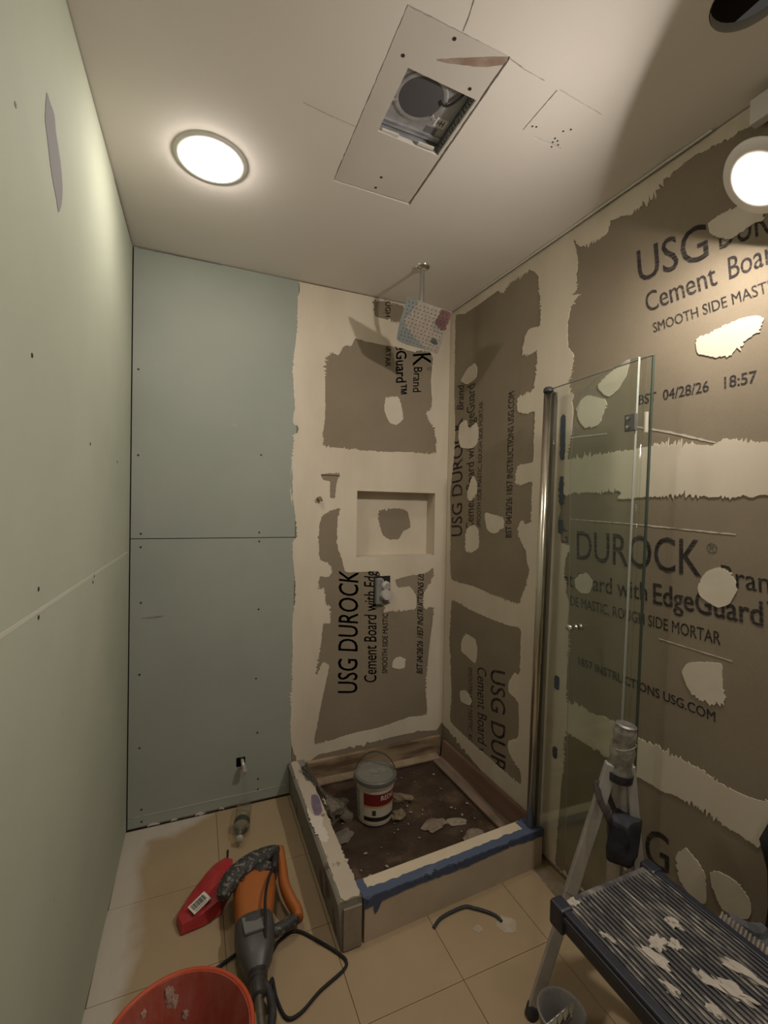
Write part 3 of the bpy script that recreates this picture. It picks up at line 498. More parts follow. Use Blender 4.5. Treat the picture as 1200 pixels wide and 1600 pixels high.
# ------------------------------------------------------------ rain shower head
az, el = -0.75, -0.80
n = Vector((math.sin(az) * math.cos(el), -math.cos(az) * math.cos(el), math.sin(el)))
Cn = [Vector(p) for p in ((0.813, 1.725, 2.262), (0.986, 1.648, 2.202), (1.005, 1.801, 2.080), (0.835, 1.872, 2.143))]
pc_ = sum(Cn, Vector()) / 4; ux = ((Cn[1] - Cn[0]) + (Cn[2] - Cn[3])).normalized(); n = (n - ux * n.dot(ux)).normalized(); vy = n.cross(ux).normalized()
if vy.dot(Cn[0] - Cn[3]) < 0: vy = -vy
o = Vector((0.91, 1.779, H)); t = thing('rain_shower_head', 'square rain shower head on a ceiling arm, half covered in blue and red film', 'shower head', o)
HEAD = Frame(pc_ - o, ux, vy, n); hs = 0.0985
bm = bmesh.new(); add_lathe(bm, [(0.0, -0.014), (0.014, -0.013), (0.028, -0.008), (0.034, -0.002), (0.034, 0.0)], seg=32); finish(bm, 'ceiling_flange', CHROME, t, True)
ball = HEAD.p(0, 0, -0.035)
bm = bmesh.new(); add_tube(bm, catmull([(0, 0, -0.008), (0, 0, -0.10), (0.0, -0.002, -0.16), tuple(Vector((0.0, 0.0, -0.17)).lerp(ball, 0.45) + Vector((0, 0.004, 0.012))), tuple(ball)], 8), 0.0095, 14); finish(bm, 'arm', STEEL, t, True)
bm = bmesh.new(); add_lathe(bm, [(0.0, -0.040), (0.010, -0.039), (0.016, -0.030), (0.014, -0.018), (0.020, -0.010), (0.020, 0.0)], HEAD.p(0, 0, -0.004), n, 24); finish(bm, 'swivel_joint', CHROME, t, True)
pl = plate('spray_plate', [rect(-hs, -hs, hs, hs)], HEAD, -0.007, 0.0, M('satin steel face', (0.55, 0.53, 0.50), rough=0.3, metal=0.5), t)
PEEL = M('chalky film residue', (0.47, 0.40, 0.345), (0.41, 0.345, 0.295), 40, rough=0.6)
plate('residue', [ragged([(-0.045, 0.094), (0.05, 0.094), (0.045, 0.06), (0.035, 0.02), (0.05, -0.005), (0.094, -0.01), (0.094, -0.05), (0.09, -0.094), (0.045, -0.094), (0.0, -0.07), (-0.04, -0.045), (-0.075, -0.02), (-0.085, 0.005), (-0.07, 0.035)], 0.004, 0.006, 2)], HEAD, 0.0, 0.0006, PEEL, pl)
plate('blue_film', [ragged([(-0.097, 0.097), (-0.047, 0.097), (-0.073, 0.036), (-0.089, 0.005), (-0.078, -0.022), (-0.04, -0.048), (0.0, -0.073), (0.043, -0.097), (-0.097, -0.097)], 0.002, 0.006, 3)], HEAD, 0.0, 0.0005, M('blue film', (0.255, 0.275, 0.275), (0.30, 0.318, 0.315), 30, rough=0.5), pl)
plate('red_film', [ragged([(0.052, 0.097), (0.097, 0.097), (0.097, 0.025), (0.085, 0.012), (0.06, 0.018), (0.042, 0.04), (0.05, 0.06)], 0.003, 0.005, 5)], HEAD, 0.0, 0.0005, M('red film', (0.25, 0.12, 0.115), (0.16, 0.09, 0.09), 25, rough=0.5), pl)
plate('blue_film', [ragged([(0.06, -0.03), (0.078, -0.04), (0.085, -0.055), (0.066, -0.06), (0.05, -0.05)], 0.003, 0.004, 6)], HEAD, 0.0006, 0.001, M('dark green smear', (0.10, 0.12, 0.12), rough=0.6), pl)
bm = bmesh.new()
for i in range(11):
    for j in range(11):
        x, y = -0.085 + 0.017 * i, -0.085 + 0.017 * j
        add_lathe(bm, [(0.0024, 0.0), (0.0020, 0.0018), (0.0, 0.0018)], HEAD.p(x + 0.0035 * ((j % 2) - 0.5), y, 0.0003), n, 6)
nz = finish(bm, 'nozzles', M('rubber nozzles', (0.07, 0.065, 0.075), rough=0.6), t); nz['kind'] = 'stuff'

# ------------------------------------------------------------ shower valve, pipe stub, stop valve
vx0, vx1, vz0, vz1 = 0.846, 0.932, 0.884, 1.024
o = BACK.p((vx0 + vx1) / 2, (vz0 + vz1) / 2, 0); t = thing('shower_valve', 'bare grey two-knob shower valve body set in the back wall below the niche', 'valve', o)
L = Frame((0, 0, 0), (1, 0, 0), (0, 0, 1), (0, -1, 0)); w2, h2 = (vx1 - vx0) / 2, (vz1 - vz0) / 2
bm = bmesh.new(); add_box(bm, L.p(0.003, 0.001, 0.002), (2 * w2 + 0.004, 0.004, 2 * h2 + 0.004)); finish(bm, 'gap_shade_plate', DARK, t)  # dark plate drawn for the shaded gap; the wall is not cut
bm = bmesh.new(); add_box(bm, L.p(-0.018, -0.002, 0.014), (0.04, 0.028, 2 * h2 - 0.01), bev=0.004); add_box(bm, L.p(0.012, -0.03, 0.012), (0.05, 0.024, 0.07), bev=0.005); finish(bm, 'valve_body', M('grey valve plastic', (0.17, 0.17, 0.165), (0.24, 0.235, 0.22), 40, rough=0.5), t)
CAPM = M('clear grey cap', (0.38, 0.36, 0.34), (0.46, 0.44, 0.41), 30, rough=0.35)
bm = bmesh.new(); add_lathe(bm, [(0.024, 0.0), (0.024, 0.018), (0.021, 0.022), (0.0, 0.023)], L.p(0.012, 0.028, 0.018), (0.25, -0.9, -0.25), 24); smooth_by_angle(finish(bm, 'diverter_cap', CAPM, t))
bm = bmesh.new(); add_lathe(bm, [(0.028, 0.0), (0.028, 0.028), (0.024, 0.034), (0.0, 0.034)], L.p(0.010, -0.022, 0.02), (0.05, -1, 0.15), 28); smooth_by_angle(finish(bm, 'mixer_cap', CAPM, t))
bm = bmesh.new(); add_tube(bm, [L.p(-0.03, 0.06, 0.012), L.p(-0.01, 0.062, 0.018), L.p(0.0, 0.05, 0.03)], 0.003, 8); finish(bm, 'plaster_crumb', COMPOUND_SPOT, t); bm = bmesh.new(); lump(bm, L.p(0.036, -0.052, 0.012), (0.010, 0.010, 0.014), 3); finish(bm, 'plaster_crumb', COMPOUND_SPOT, t)
o = BACK.p(PIPE_STUB[0][0], PIPE_STUB[0][1], 0); t = thing('pipe_stub', 'short capped metal pipe stub poking out of the white compound left of the niche', 'pipe', o)
bm = bmesh.new(); add_lathe(bm, [(0.0115, 0.0), (0.0115, 0.020), (0.009, 0.022), (0.009, 0.028), (0.0, 0.028)], axis=(0, -1, 0), seg=20); smooth_by_angle(finish(bm, 'pipe', M('tarnished brass', (0.25, 0.19, 0.12), (0.16, 0.12, 0.08), 50, rough=0.4, metal=0.7), t))
bm = bmesh.new(); add_box(bm, (0.003, -0.024, -0.002), (0.024, 0.006, 0.006), Matrix.Rotation(0.6, 3, 'Y'), 0.001); finish(bm, 'plug_slot', SCREW, t)
o = BACK.p(0.214, 0.195, 0); t = thing('stop_valve', 'small plaster-stained water stop valve sticking out of a square hole in the green wall', 'valve', o)
VS = spotted('stained valve chrome', (0.42, 0.39, 0.35), (0.60, 0.55, 0.48), 0.45, 0.4, 60, 0.5)
bm = bmesh.new(); add_tube(bm, [(0.002, 0.07, 0.012), (0.002, 0.0, 0.012), (0.004, -0.032, 0.006)], 0.008, 12); finish(bm, 'supply_pipe', VS, t, True)
bm = bmesh.new(); add_lathe(bm, [(0.0, -0.012), (0.011, -0.012), (0.012, 0.006), (0.009, 0.012), (0.009, 0.024), (0.0, 0.024)], (0.006, -0.040, 0.0), (0.25, -0.3, -1), 16); smooth_by_angle(finish(bm, 'valve_body', VS, t))
bm = bmesh.new(); add_box(bm, (0.008, -0.058, -0.004), (0.022, 0.006, 0.014), None, 0.002); finish(bm, 'handle', VS, t)

# ------------------------------------------------------------ glass bath screen folded back against the right wall
def schlick(nt, f0):
    lw = nt.nodes.new('ShaderNodeLayerWeight'); lw.inputs['Blend'].default_value = 0.5
    pw = nt.nodes.new('ShaderNodeMath'); pw.operation = 'POWER'; pw.inputs[1].default_value = 5.0; nt.links.new(lw.outputs['Facing'], pw.inputs[0])
    ma = nt.nodes.new('ShaderNodeMath'); ma.operation = 'MULTIPLY_ADD'; ma.inputs[1].default_value = 1 - f0; ma.inputs[2].default_value = f0; nt.links.new(pw.outputs[0], ma.inputs[0]); return ma.outputs[0]
def glass_mat():
    m = bpy.data.materials.new('greenish clear glass'); m.use_nodes = True; nt = m.node_tree; nt.nodes.clear()
    out = nt.nodes.new('ShaderNodeOutputMaterial'); tr = nt.nodes.new('ShaderNodeBsdfTransparent'); gl = nt.nodes.new('ShaderNodeBsdfGlossy'); mx = nt.nodes.new('ShaderNodeMixShader'); fr = schlick(nt, 0.04)
    tr.inputs[0].default_value = (0.962, 0.978, 0.958, 1); gl.inputs['Roughness'].default_value = 0.02
    nt.links.new(fr, mx.inputs[0]); nt.links.new(tr.outputs[0], mx.inputs[1]); nt.links.new(gl.outputs[0], mx.inputs[2]); nt.links.new(mx.outputs[0], out.inputs[0]); return m
GLASS = glass_mat(); EDGE = M('dark green glass edge', (0.05, 0.065, 0.05), rough=0.25)
EDGE2 = M('pale glass edge', (0.30, 0.31, 0.27), rough=0.25)
o = Vector((1.225, 1.36, 0.145)); t = thing('glass_shower_screen', 'frameless folding glass shower screen with chrome wall post, folded back along the right wall', 'shower screen', o)
SCR = Frame(Vector((1.238, 0, 0)) - o, (0, -1, 0), (0, 0, 1), (-1, 0, 0))       # u = -y, v = z
fixed = [(-1.371, 0.152), (-1.330, 1.84), (-0.923, 1.845), (-0.957, 0.152)]
gp = plate('glass_panel', [fixed], SCR, -0.004, 0.004, GLASS, t)
def edge_bar(a, b, w, m, par, n0, n1, name='glass_edge'):
    a, b = Vector(a), Vector(b); d = (b - a).normalized(); k = Vector((-d.y, d.x)) * w
    return plate(name, [[tuple(a), tuple(b), tuple(b + k), tuple(a + k)]], SCR, n0, n1, m, par)
edge_bar((-0.957, 0.152), (-0.923, 1.845), -0.004, EDGE, gp, -0.0042, 0.0042); edge_bar((-1.330, 1.84), (-0.923, 1.845), 0.0018, EDGE2, gp, -0.0042, 0.0042)
arc = [(-1.178, 0.15), (-1.188, 0.976), (-1.198, 1.467), (-1.194, 1.623), (-1.159, 1.768), (-1.10, 1.815), (-1.02, 1.836), (-0.945, 1.842)]
crv = [tuple(p)[:2] for p in catmull([(a, b, 0) for a, b in arc[2:]], 5)]
dc = [(-0.985, 0.15)] + arc[:2] + crv
door = plate('glass_door', [dc], SCR, 0.026, 0.034, GLASS, t)
bm = bmesh.new(); add_tube(bm, [SCR.p(a, b, 0.030) for a, b in arc[:2] + crv], 0.0009, 6, flat=(1, 1)); finish(bm, 'glass_edge', EDGE2, door)
edge_bar((-0.985, 0.15), (-0.945, 1.842), -0.0016, EDGE2, door, 0.0258, 0.0342)
bm = bmesh.new(); add_tube(bm, [SCR.p(-0.977, 0.15, 0.018), SCR.p(-0.937, 1.842, 0.018)], 0.006, 10); finish(bm, 'seal_strip', GLASS, t, True)
for z in (1.650, 0.33):
    yy = 0.930 + (1.65 - z) * 0.0205
    bm = bmesh.new(); add_box(bm, SCR.p(-yy - 0.030, z, 0.038), (0.012, 0.036, 0.052), bev=0.002); hg = finish(bm, 'hinge', M('hinge grey', (0.16, 0.155, 0.15), rough=0.35, metal=0.5), t)
    for dz in (-0.013, 0.013):
        bm = bmesh.new(); add_lathe(bm, [(0.0, 0.004), (0.005, 0.004), (0.006, 0.0)], SCR.p(-yy - 0.034, z + dz, 0.0445), (-1, 0, 0), 12); finish(bm, 'hinge_screw', CHROME, hg)
    bm = bmesh.new(); add_lathe(bm, [(0.0, -0.03), (0.006, -0.03), (0.006, 0.03), (0.0, 0.03)], SCR.p(-yy + 0.004, z - 0.003, 0.018), (0, 0, 1), 12); smooth_by_angle(finish(bm, 'hinge_pin', M('bright hinge', (0.72, 0.68, 0.58), rough=0.3, metal=0.6), t))
bm = bmesh.new(); kn = [(0.0, 0.034), (0.009, 0.034), (0.012, 0.028), (0.0105, 0.020), (0.006, 0.014), (0.0065, 0.004), (0.010, 0.0)]
add_lathe(bm, kn, SCR.p(-1.155, 0.985, 0.034), (-1, 0, 0), 24); finish(bm, 'door_knob', CHROME, t, True)
bm = bmesh.new(); add_lathe(bm, kn[:3] + [(0.0105, 0.016), (0.006, 0.012), (0.008, 0.0)], SCR.p(-1.155, 0.985, 0.026), (1, 0, 0), 24); bmesh.ops.scale(bm, vec=(0.55, 1, 1), space=Matrix.Translation(-SCR.p(-1.155, 0.985, 0.026)), verts=bm.verts); finish(bm, 'door_knob', CHROME, t, True)
bm = bmesh.new(); pb, pt = SCR.p(-1.376, 0.148, 0.012), SCR.p(-1.334, 1.828, 0.012)
add_tube(bm, [pb, pt], 0.0165, 24); finish(bm, 'wall_post', M('brushed chrome post', (0.66, 0.62, 0.54), rough=0.22, metal=1.0), t, True)
bm = bmesh.new(); add_box(bm, (pb + pt) / 2 + Vector((0.022, -0.004, 0)), (0.014, 0.03, (pt - pb).length * 0.998), Matrix.Rotation(math.atan2(0.042, 1.68), 3, 'X')); finish(bm, 'post_channel', M('channel grey', (0.33, 0.32, 0.29), rough=0.35, metal=0.7), t)
bm = bmesh.new(); add_lathe(bm, [(0.0, 0.018), (0.012, 0.018), (0.018, 0.012), (0.019, 0.0), (0.0, 0.0)], pt, (0, 0.025, 1), 20); smooth_by_angle(finish(bm, 'post_cap', BLACK, t))
for k, (z, l) in enumerate(((1.66, 0.16), (1.46, 0.10), (1.32, 0.05), (0.72, 0.05), (0.45, 0.04))):
    tp = plate('blue_tape', [ragged(rect(0.795 - 0.0, z - l / 2, 0.818, z + l / 2), 0.003, 0.01, k)], RIGHT, 0.0018, 0.0026, M('dark blue tape %d' % k, (0.06, 0.075, 0.11), rough=0.7), wall_right, back=False)

# ------------------------------------------------------------ shower curb and pan
cl0, cl1, cf, ch = 0.423, 0.502, 1.312, 0.158
t = thing('shower_curb', 'low L-shaped unfinished shower curb with raw cement sides and blue taped front', 'curb', (0.46, 1.35, 0.0)); o = Vector(t.location)
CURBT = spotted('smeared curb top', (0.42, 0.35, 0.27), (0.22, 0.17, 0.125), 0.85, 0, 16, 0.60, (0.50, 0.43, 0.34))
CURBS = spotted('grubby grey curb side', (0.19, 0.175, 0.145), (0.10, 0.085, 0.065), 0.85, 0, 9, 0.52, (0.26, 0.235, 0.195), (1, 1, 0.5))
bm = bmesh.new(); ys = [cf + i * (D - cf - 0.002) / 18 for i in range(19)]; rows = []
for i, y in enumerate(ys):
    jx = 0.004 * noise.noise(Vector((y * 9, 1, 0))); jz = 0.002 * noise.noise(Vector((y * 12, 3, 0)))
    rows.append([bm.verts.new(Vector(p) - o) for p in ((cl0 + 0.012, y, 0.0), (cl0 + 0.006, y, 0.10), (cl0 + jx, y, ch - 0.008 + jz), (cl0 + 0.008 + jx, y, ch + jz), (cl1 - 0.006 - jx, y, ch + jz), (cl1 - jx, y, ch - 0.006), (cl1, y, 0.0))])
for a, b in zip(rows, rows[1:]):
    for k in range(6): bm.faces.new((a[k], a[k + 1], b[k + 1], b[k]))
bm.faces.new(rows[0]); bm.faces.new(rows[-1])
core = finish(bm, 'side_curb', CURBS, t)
bm = bmesh.new(); FRc = Frame(-o + Vector((0, 0, ch + 0.002)), (1, 0, 0), (0, 1, 0), (0, 0, 1))
bm.free(); plate('top_skim', [ragged([(cl0 + 0.012, cf + 0.010), (cl0 + 0.05, cf + 0.002), (cl1 - 0.004, cf + 0.012), (cl1 - 0.004, 1.6), (cl1 - 0.006, 1.93), (0.470, 1.95), (0.468, D - 0.02), (cl0 + 0.012, D - 0.02), (cl0 + 0.010, 1.9), (cl0 + 0.014, 1.6)], 0.0028, 0.008, 4)], FRc, -0.003, 0.0015, CURBT, t)
plate('purple_primer', [ragged([(0.470, 1.845), (0.492, 1.838), (0.494, 1.80), (0.486, 1.735), (0.470, 1.715), (0.452, 1.722), (0.455, 1.79)], 0.002, 0.006, 1)], FRc, 0.0015, 0.0022, M('purple primer', (0.15, 0.11, 0.16), (0.19, 0.145, 0.20), 30, rough=0.6), t)
plate('white_plaster', [ragged([(0.432, 1.80), (0.445, 1.72), (0.478, 1.70), (0.466, 1.65), (0.474, 1.585), (0.452, 1.565), (0.436, 1.585), (0.428, 1.68)], 0.005, 0.006, 2)], FRc, 0.0015, 0.0024, M('white plaster smear', (0.60, 0.54, 0.46), rough=0.8), t)
bm = bmesh.new(); add_box(bm, Vector((0.470, cf - 0.004, 0.070)) - o, (0.060, 0.008, 0.130), bev=0.001); finish(bm, 'end_board', M('raw cement end', (0.22, 0.18, 0.135), (0.29, 0.24, 0.185), 20, rough=0.9), t)
# front curb, slightly skewed
fa, fb = Vector((0.512, 1.312, 0)), Vector((1.262, 1.350, 0)); fd = (fb - fa).normalized(); FL = (fb - fa).length
FC = Frame(fa - o, fd, Vector((-fd.y, fd.x, 0)), (0, 0, 1)); cw, fh = 0.066, 0.138
plate('front_curb', [rect(0, 0, FL, cw)], FC, 0.0, fh, M('beige curb face', (0.40, 0.325, 0.235), (0.45, 0.37, 0.275), 6, rough=0.7), t)
plate('cream_strip', [rect(0.012, 0.028, FL - 0.06, cw + 0.006)], FC, fh, fh + 0.007, CREAM, t)
plate('cream_strip', [rect(FL - 0.058, 0.028, FL - 0.022, cw - 0.008)], FC, fh, fh + 0.006, CREAM, t)
BT = spotted('blue painter tape', (0.055, 0.078, 0.145), (0.15, 0.16, 0.185), 0.65, 0, 30, 0.60, (0.042, 0.06, 0.115), soft=0.25)
BT_LIT = spotted('lit dusty blue tape', (0.075, 0.10, 0.165), (0.19, 0.20, 0.22), 0.65, 0, 22, 0.56, soft=0.3, sc=(0.4, 1, 1))  # lighter copy for the tape's lit top; front face takes the darker one
plate('blue_tape', [ragged(rect(-0.004, -0.002, FL + 0.004, 0.030), 0.003, 0.012, 2, False)], FC, fh + 0.0005, fh + 0.0075, BT_LIT, t)
FF = Frame(fa - o, fd, (0, 0, 1), Vector((fd.y, -fd.x, 0)))
plate('blue_tape', [ragged([(-0.004, fh + 0.006), (FL + 0.004, fh + 0.006), (FL + 0.004, fh - 0.024), (0.6, fh - 0.012), (0.4, fh - 0.022), (0.2, fh - 0.016), (0.06, fh - 0.022), (0.045, fh - 0.05), (0.035, fh - 0.055), (0.03, fh - 0.026), (-0.004, fh - 0.028)], 0.003, 0.012, 6, False)], FF, 0.0, 0.0022, BT, t)
plate('blue_tape', [ragged(rect(-0.006, 0.0, 0.022, cw + 0.008), 0.003, 0.01, 8, False)], FC, fh + 0.007, fh + 0.009, BT_LIT, t)
plate('blue_tape', [ragged(rect(FL - 0.075, 0.022, FL + 0.002, cw + 0.004), 0.004, 0.01, 9, False)], FC, fh + 0.006, fh + 0.0085, BT_LIT, t)
# pan floor
pxa, pxb, pya, pyb = cl1 + 0.002, XR - 0.002, 1.383, D - 0.002
t = thing('shower_pan', 'dark wet-looking mortar shower pan littered with plaster scraps and wood edging', 'shower pan', ((pxa + pxb) / 2, 1.75, 0.0)); o = Vector(t.location)
bm = bmesh.new(); nx, ny = 46, 46; g = []
for j in range(ny + 1):
    row = []
    for i in range(nx + 1):
        x = pxa + (pxb - pxa) * i / nx; y = pya + (pyb - pya) * j / ny + 0.03 * (1 - j / ny) * (i / nx)
        dz = 0.0035 * noise.noise(Vector((x * 9, y * 9, 0))) + 0.0025 * noise.noise(Vector((x * 28, y * 28, 2))) + 0.012 * max(0, (y - 1.98) / 0.15)
        row.append(bm.verts.new(Vector((x, y, 0.030 + dz)) - o))
    g.append(row)
for j in range(ny):
    for i in range(nx): bm.faces.new((g[j][i], g[j][i + 1], g[j + 1][i + 1], g[j + 1][i]))
def pan_mat():
    m, nt, b = nodes('dark mortar bed'); b.inputs['Specular IOR Level'].default_value = 0.45
    c = ramp(nt, noisef(nt, 7, 7, 0.62), [(0.30, (0.030, 0.018, 0.012)), (0.55, (0.055, 0.034, 0.022)), (0.72, (0.13, 0.085, 0.055))])
    s = ramp(nt, noisef(nt, 26, 5, 0.7), [(0.66, (0, 0, 0)), (0.72, (0.55, 0.55, 0.55))])
    c = mixc(nt, s, c, (0.20, 0.155, 0.115)); nt.links.new(c, b.inputs['Base Color'])
    nt.links.new(ramp(nt, noisef(nt, 12, 4), [(0.4, (0.35,) * 3), (0.6, (0.8,) * 3)]), b.inputs['Roughness']); bump(nt, b, noisef(nt, 60, 5, 0.7), 0.6, 0.003); return m
finish(bm, 'mortar_bed', pan_mat(), t, True)
WOODR = M('stained red wood', (0.17, 0.095, 0.065), (0.25, 0.155, 0.11), 3, 6, 0.65, bmp=0.2, bscale=40, sc=(1, 0.3, 6))
WOODT = M('dirty tan wood', (0.32, 0.235, 0.145), (0.13, 0.085, 0.05), 4, 7, 0.75, sc=(1, 1, 5), lo=0.42, hi=0.62, bmp=0.2, bscale=40)
bm = bmesh.new(); x1 = XR + AR * 0.3; add_box(bm, Vector((x1 - 0.020, 1.745, 0.075)) - o, (0.020, 0.68, 0.120), Matrix.Rotation(AR, 3, 'Z') @ Matrix.Rotation(0.10, 3, 'Y'), 0.002); finish(bm, 'edge_board', WOODR, t)
bm = bmesh.new(); add_box(bm, Vector((x1 - 0.062, 1.76, 0.044)) - o, (0.055, 0.64, 0.014), Matrix.Rotation(AR, 3, 'Z') @ Matrix.Rotation(-0.12, 3, 'Y'), 0.002); finish(bm, 'edge_board', M('grey stained plank', (0.14, 0.095, 0.07), (0.24, 0.175, 0.13), 4, 6, 0.7, sc=(6, 0.6, 1)), t)
bm = bmesh.new(); add_box(bm, Vector((0.88, D - 0.014, 0.092)) - o, (0.735, 0.020, 0.110), Matrix.Rotation(0.0, 3, 'X'), 0.003); finish(bm, 'back_ledge', WOODT, t)
bm = bmesh.new(); add_box(bm, Vector((0.87, D - 0.042, 0.052)) - o, (0.70, 0.040, 0.012), Matrix.Rotation(0.25, 3, 'X'), 0.002); finish(bm, 'back_ledge', M('pale chipped ledge', (0.33, 0.25, 0.17), (0.18, 0.125, 0.08), 9, 6, 0.8), t)
bm = bmesh.new(); add_box(bm, Vector((cl1 + 0.014, 1.70, 0.055)) - o, (0.020, 0.52, 0.05), Matrix.Rotation(-0.25, 3, 'Y'), 0.002); finish(bm, 'edge_board', M('dull side board', (0.17, 0.125, 0.085), (0.26, 0.20, 0.145), 8, 6, 0.8), t)
random.seed(3); CHIP = M('plaster crumbs', (0.33, 0.28, 0.22), rough=0.85); bm = bmesh.new()
for k in range(55):
    x, y = random.uniform(pxa + 0.03, pxb - 0.10), random.uniform(pya + 0.05, pyb - 0.08); r = random.choice((0.002, 0.003, 0.003, 0.005)); lump(bm, Vector((x, y, 0.036)) - o, (r * random.uniform(0.8, 2), r, r * 0.6), k, 0.4, 1, random.uniform(0, 3))
cr = finish(bm, 'plaster_crumbs', CHIP, t); cr['kind'] = 'stuff'
def chunk(label, loc, s, m, seed, rot=0.0, name='mortar_chunk', cat='debris', sub=3, amp=0.55):
    bm = bmesh.new(); lump(bm, (0, 0, s[2] * 0.7), s, seed, amp, sub, rot); ob = finish(bm, name, m, None, False); ob.location = loc
    return tag(ob, label, cat)
TANC = M('tan mortar scrap', (0.26, 0.205, 0.13), (0.20, 0.15, 0.095), 40, rough=0.9)
GREYC = M('grey brown scrap', (0.19, 0.145, 0.105), (0.27, 0.215, 0.16), 40, rough=0.9)
chunk('long tan scrap of wood leaning just right of the white bucket', (0.895, 1.855, 0.030), (0.055, 0.018, 0.018), TANC, 1, -0.6, 'wood_scrap')
chunk('tan mortar chunk in front and right of the white bucket', (0.835, 1.76, 0.030), (0.032, 0.026, 0.014), TANC, 2, 0.3)
chunk('flat pale patch of mortar in the middle of the dark pan', (0.955, 1.655, 0.029), (0.055, 0.034, 0.007), GREYC, 5, 0.2)
chunk('flat pale mortar flake on the right side of the dark pan', (1.055, 1.64, 0.029), (0.045, 0.02, 0.007), M('pale flake', (0.30, 0.25, 0.19), rough=0.9), 7, -0.3)
chunk('pale mortar lump against the inside of the front curb', (0.905, 1.440, 0.028), (0.060, 0.026, 0.014), M('pale lump', (0.27, 0.22, 0.165), rough=0.9), 9, 0.3)
chunk('broken tan mortar chunk beside the right plank of the pan', (1.075, 1.53, 0.030), (0.05, 0.035, 0.012), GREYC, 11, 0.6)
chunk('crumpled grey rag heaped left of the white bucket', (0.585, 1.868, 0.030), (0.052, 0.062, 0.036), M('dirty grey rag', (0.10, 0.085, 0.062), (0.15, 0.125, 0.095), 30, rough=0.95), 4, 0.4, 'rag', 'rag', 3, 0.8)
chunk('flat grey slab of scrap board between curb and bucket', (0.575, 1.73, 0.030), (0.045, 0.030, 0.006), M('grey slab', (0.17, 0.145, 0.115), rough=0.9), 14, 0.5, 'board_scrap')
chunk('white plaster splash on the rag beside the curb', (0.556, 1.90, 0.072), (0.012, 0.035, 0.008), COMPOUND_SPOT, 15, 0.3, 'plaster_splash')
# brush lying over the curb
a, b = Vector((0.476, 2.015, 0.186)), Vector((0.530, 1.80, 0.156)); t = thing('dirty_brush', 'dirty dark-handled brush leaning over the curb into the pan near the back wall', 'brush', (a + b) / 2); o = Vector(t.location)
bm = bmesh.new(); P = catmull([a - o, a.lerp(b, 0.3) - o + Vector((0, 0, 0.004)), a.lerp(b, 0.7) - o, b - o], 4); add_tube(bm, P, [0.011 - 0.003 * math.sin(3.1 * i / (len(P) - 1)) for i in range(len(P))], 12); finish(bm, 'handle', spotted('muddy handle', (0.06, 0.05, 0.042), (0.20, 0.16, 0.12), 0.6, 0, 60, 0.55), t, True)
bm = bmesh.new(); add_lathe(bm, [(0.004, -0.004), (0.013, -0.004), (0.014, 0.004), (0.006, 0.006)], a - o, a - b, 14); smooth_by_angle(finish(bm, 'handle_end', STEEL, t))
bm = bmesh.new(); d = (b - a).normalized(); add_tube(bm, [b - o, b + d * 0.03 - o, b + d * 0.075 - o], [0.012, 0.018, 0.022], 12, flat=(1.2, 0.6)); finish(bm, 'bristles', M('clogged bristles', (0.11, 0.09, 0.07), (0.20, 0.165, 0.13), 80, rough=0.95), t)

# ------------------------------------------------------------ white bucket with red label
o = Vector((0.742, 1.805, 0.034)); t = thing('white_bucket', 'white gallon bucket with grey lid, wire handle and red label in the shower pan', 'bucket', o)
rb_, rt_, hb_ = 0.074, 0.083, 0.178; PAIL = M('white pail plastic', (0.56, 0.51, 0.43), (0.48, 0.43, 0.36), 10, rough=0.45)
rr = lambda z: rb_ + (rt_ - rb_) * z / hb_
bm = bmesh.new(); add_lathe(bm, [(0, 0), (rb_ - 0.004, 0), (rb_, 0.004), (rt_, hb_ - 0.016), (rt_ + 0.005, hb_ - 0.014), (rt_ + 0.005, hb_ - 0.008), (rt_, hb_ - 0.006), (rt_, hb_)], seg=48); smooth_by_angle(finish(bm, 'body', PAIL, t))
LID = spotted('dusty grey lid', (0.20, 0.19, 0.16), (0.31, 0.28, 0.22), 0.5, 0, 14, 0.52, soft=0.25)
bm = bmesh.new(); add_lathe(bm, [(rt_ + 0.001, hb_ - 0.002), (rt_ + 0.008, hb_ - 0.002), (rt_ + 0.009, hb_ + 0.012), (rt_ + 0.004, hb_ + 0.016), (rt_ - 0.003, hb_ + 0.014), (rt_ - 0.006, hb_ + 0.008), (0.022, hb_ + 0.008), (0.020, hb_ + 0.0095), (0.017, hb_ + 0.008), (0, hb_ + 0.008)], seg=48); smooth_by_angle(finish(bm, 'lid', LID, t), 30)
bm = bmesh.new(); add_lathe(bm, [(rt_ + 0.002, hb_ - 0.003), (rt_ + 0.0095, hb_ - 0.003), (rt_ + 0.0105, hb_ + 0.009), (rt_ + 0.010, hb_ + 0.0125), (rt_ + 0.005, hb_ + 0.0168), (rt_ - 0.002, hb_ + 0.0150)], seg=48); smooth_by_angle(finish(bm, 'lid_rim', M('grey lid rim', (0.13, 0.125, 0.11), rough=0.45), t), 30)
va = math.atan2(-1.805, -0.742)                                  # towards the door
def band(name, z0, z1, a0, a1, m, par, d=0.0008):
    bm = bmesh.new(); add_lathe(bm, [(rr(z0) + d, z0), (rr(z1) + d, z1)], seg=24, a0=va + a0, a1=va + a1); return finish(bm, name, m, par, True)
lab = band('label', 0.012, 0.150, -0.85, 1.35, M('label paper', (0.52, 0.45, 0.34), (0.57, 0.50, 0.40), 8, rough=0.55), t)
band('label_band', 0.090, 0.142, -0.62, 1.35, M('dark red label', (0.17, 0.018, 0.016), rough=0.5), lab, 0.0014)
band('label_band', 0.082, 0.090, -0.62, 1.35, M('orange label edge', (0.50, 0.30, 0.13), rough=0.5), lab, 0.0014)
band('label_band', 0.024, 0.042, -0.62, 1.35, M('black label', (0.02, 0.019, 0.02), rough=0.5), lab, 0.0014)
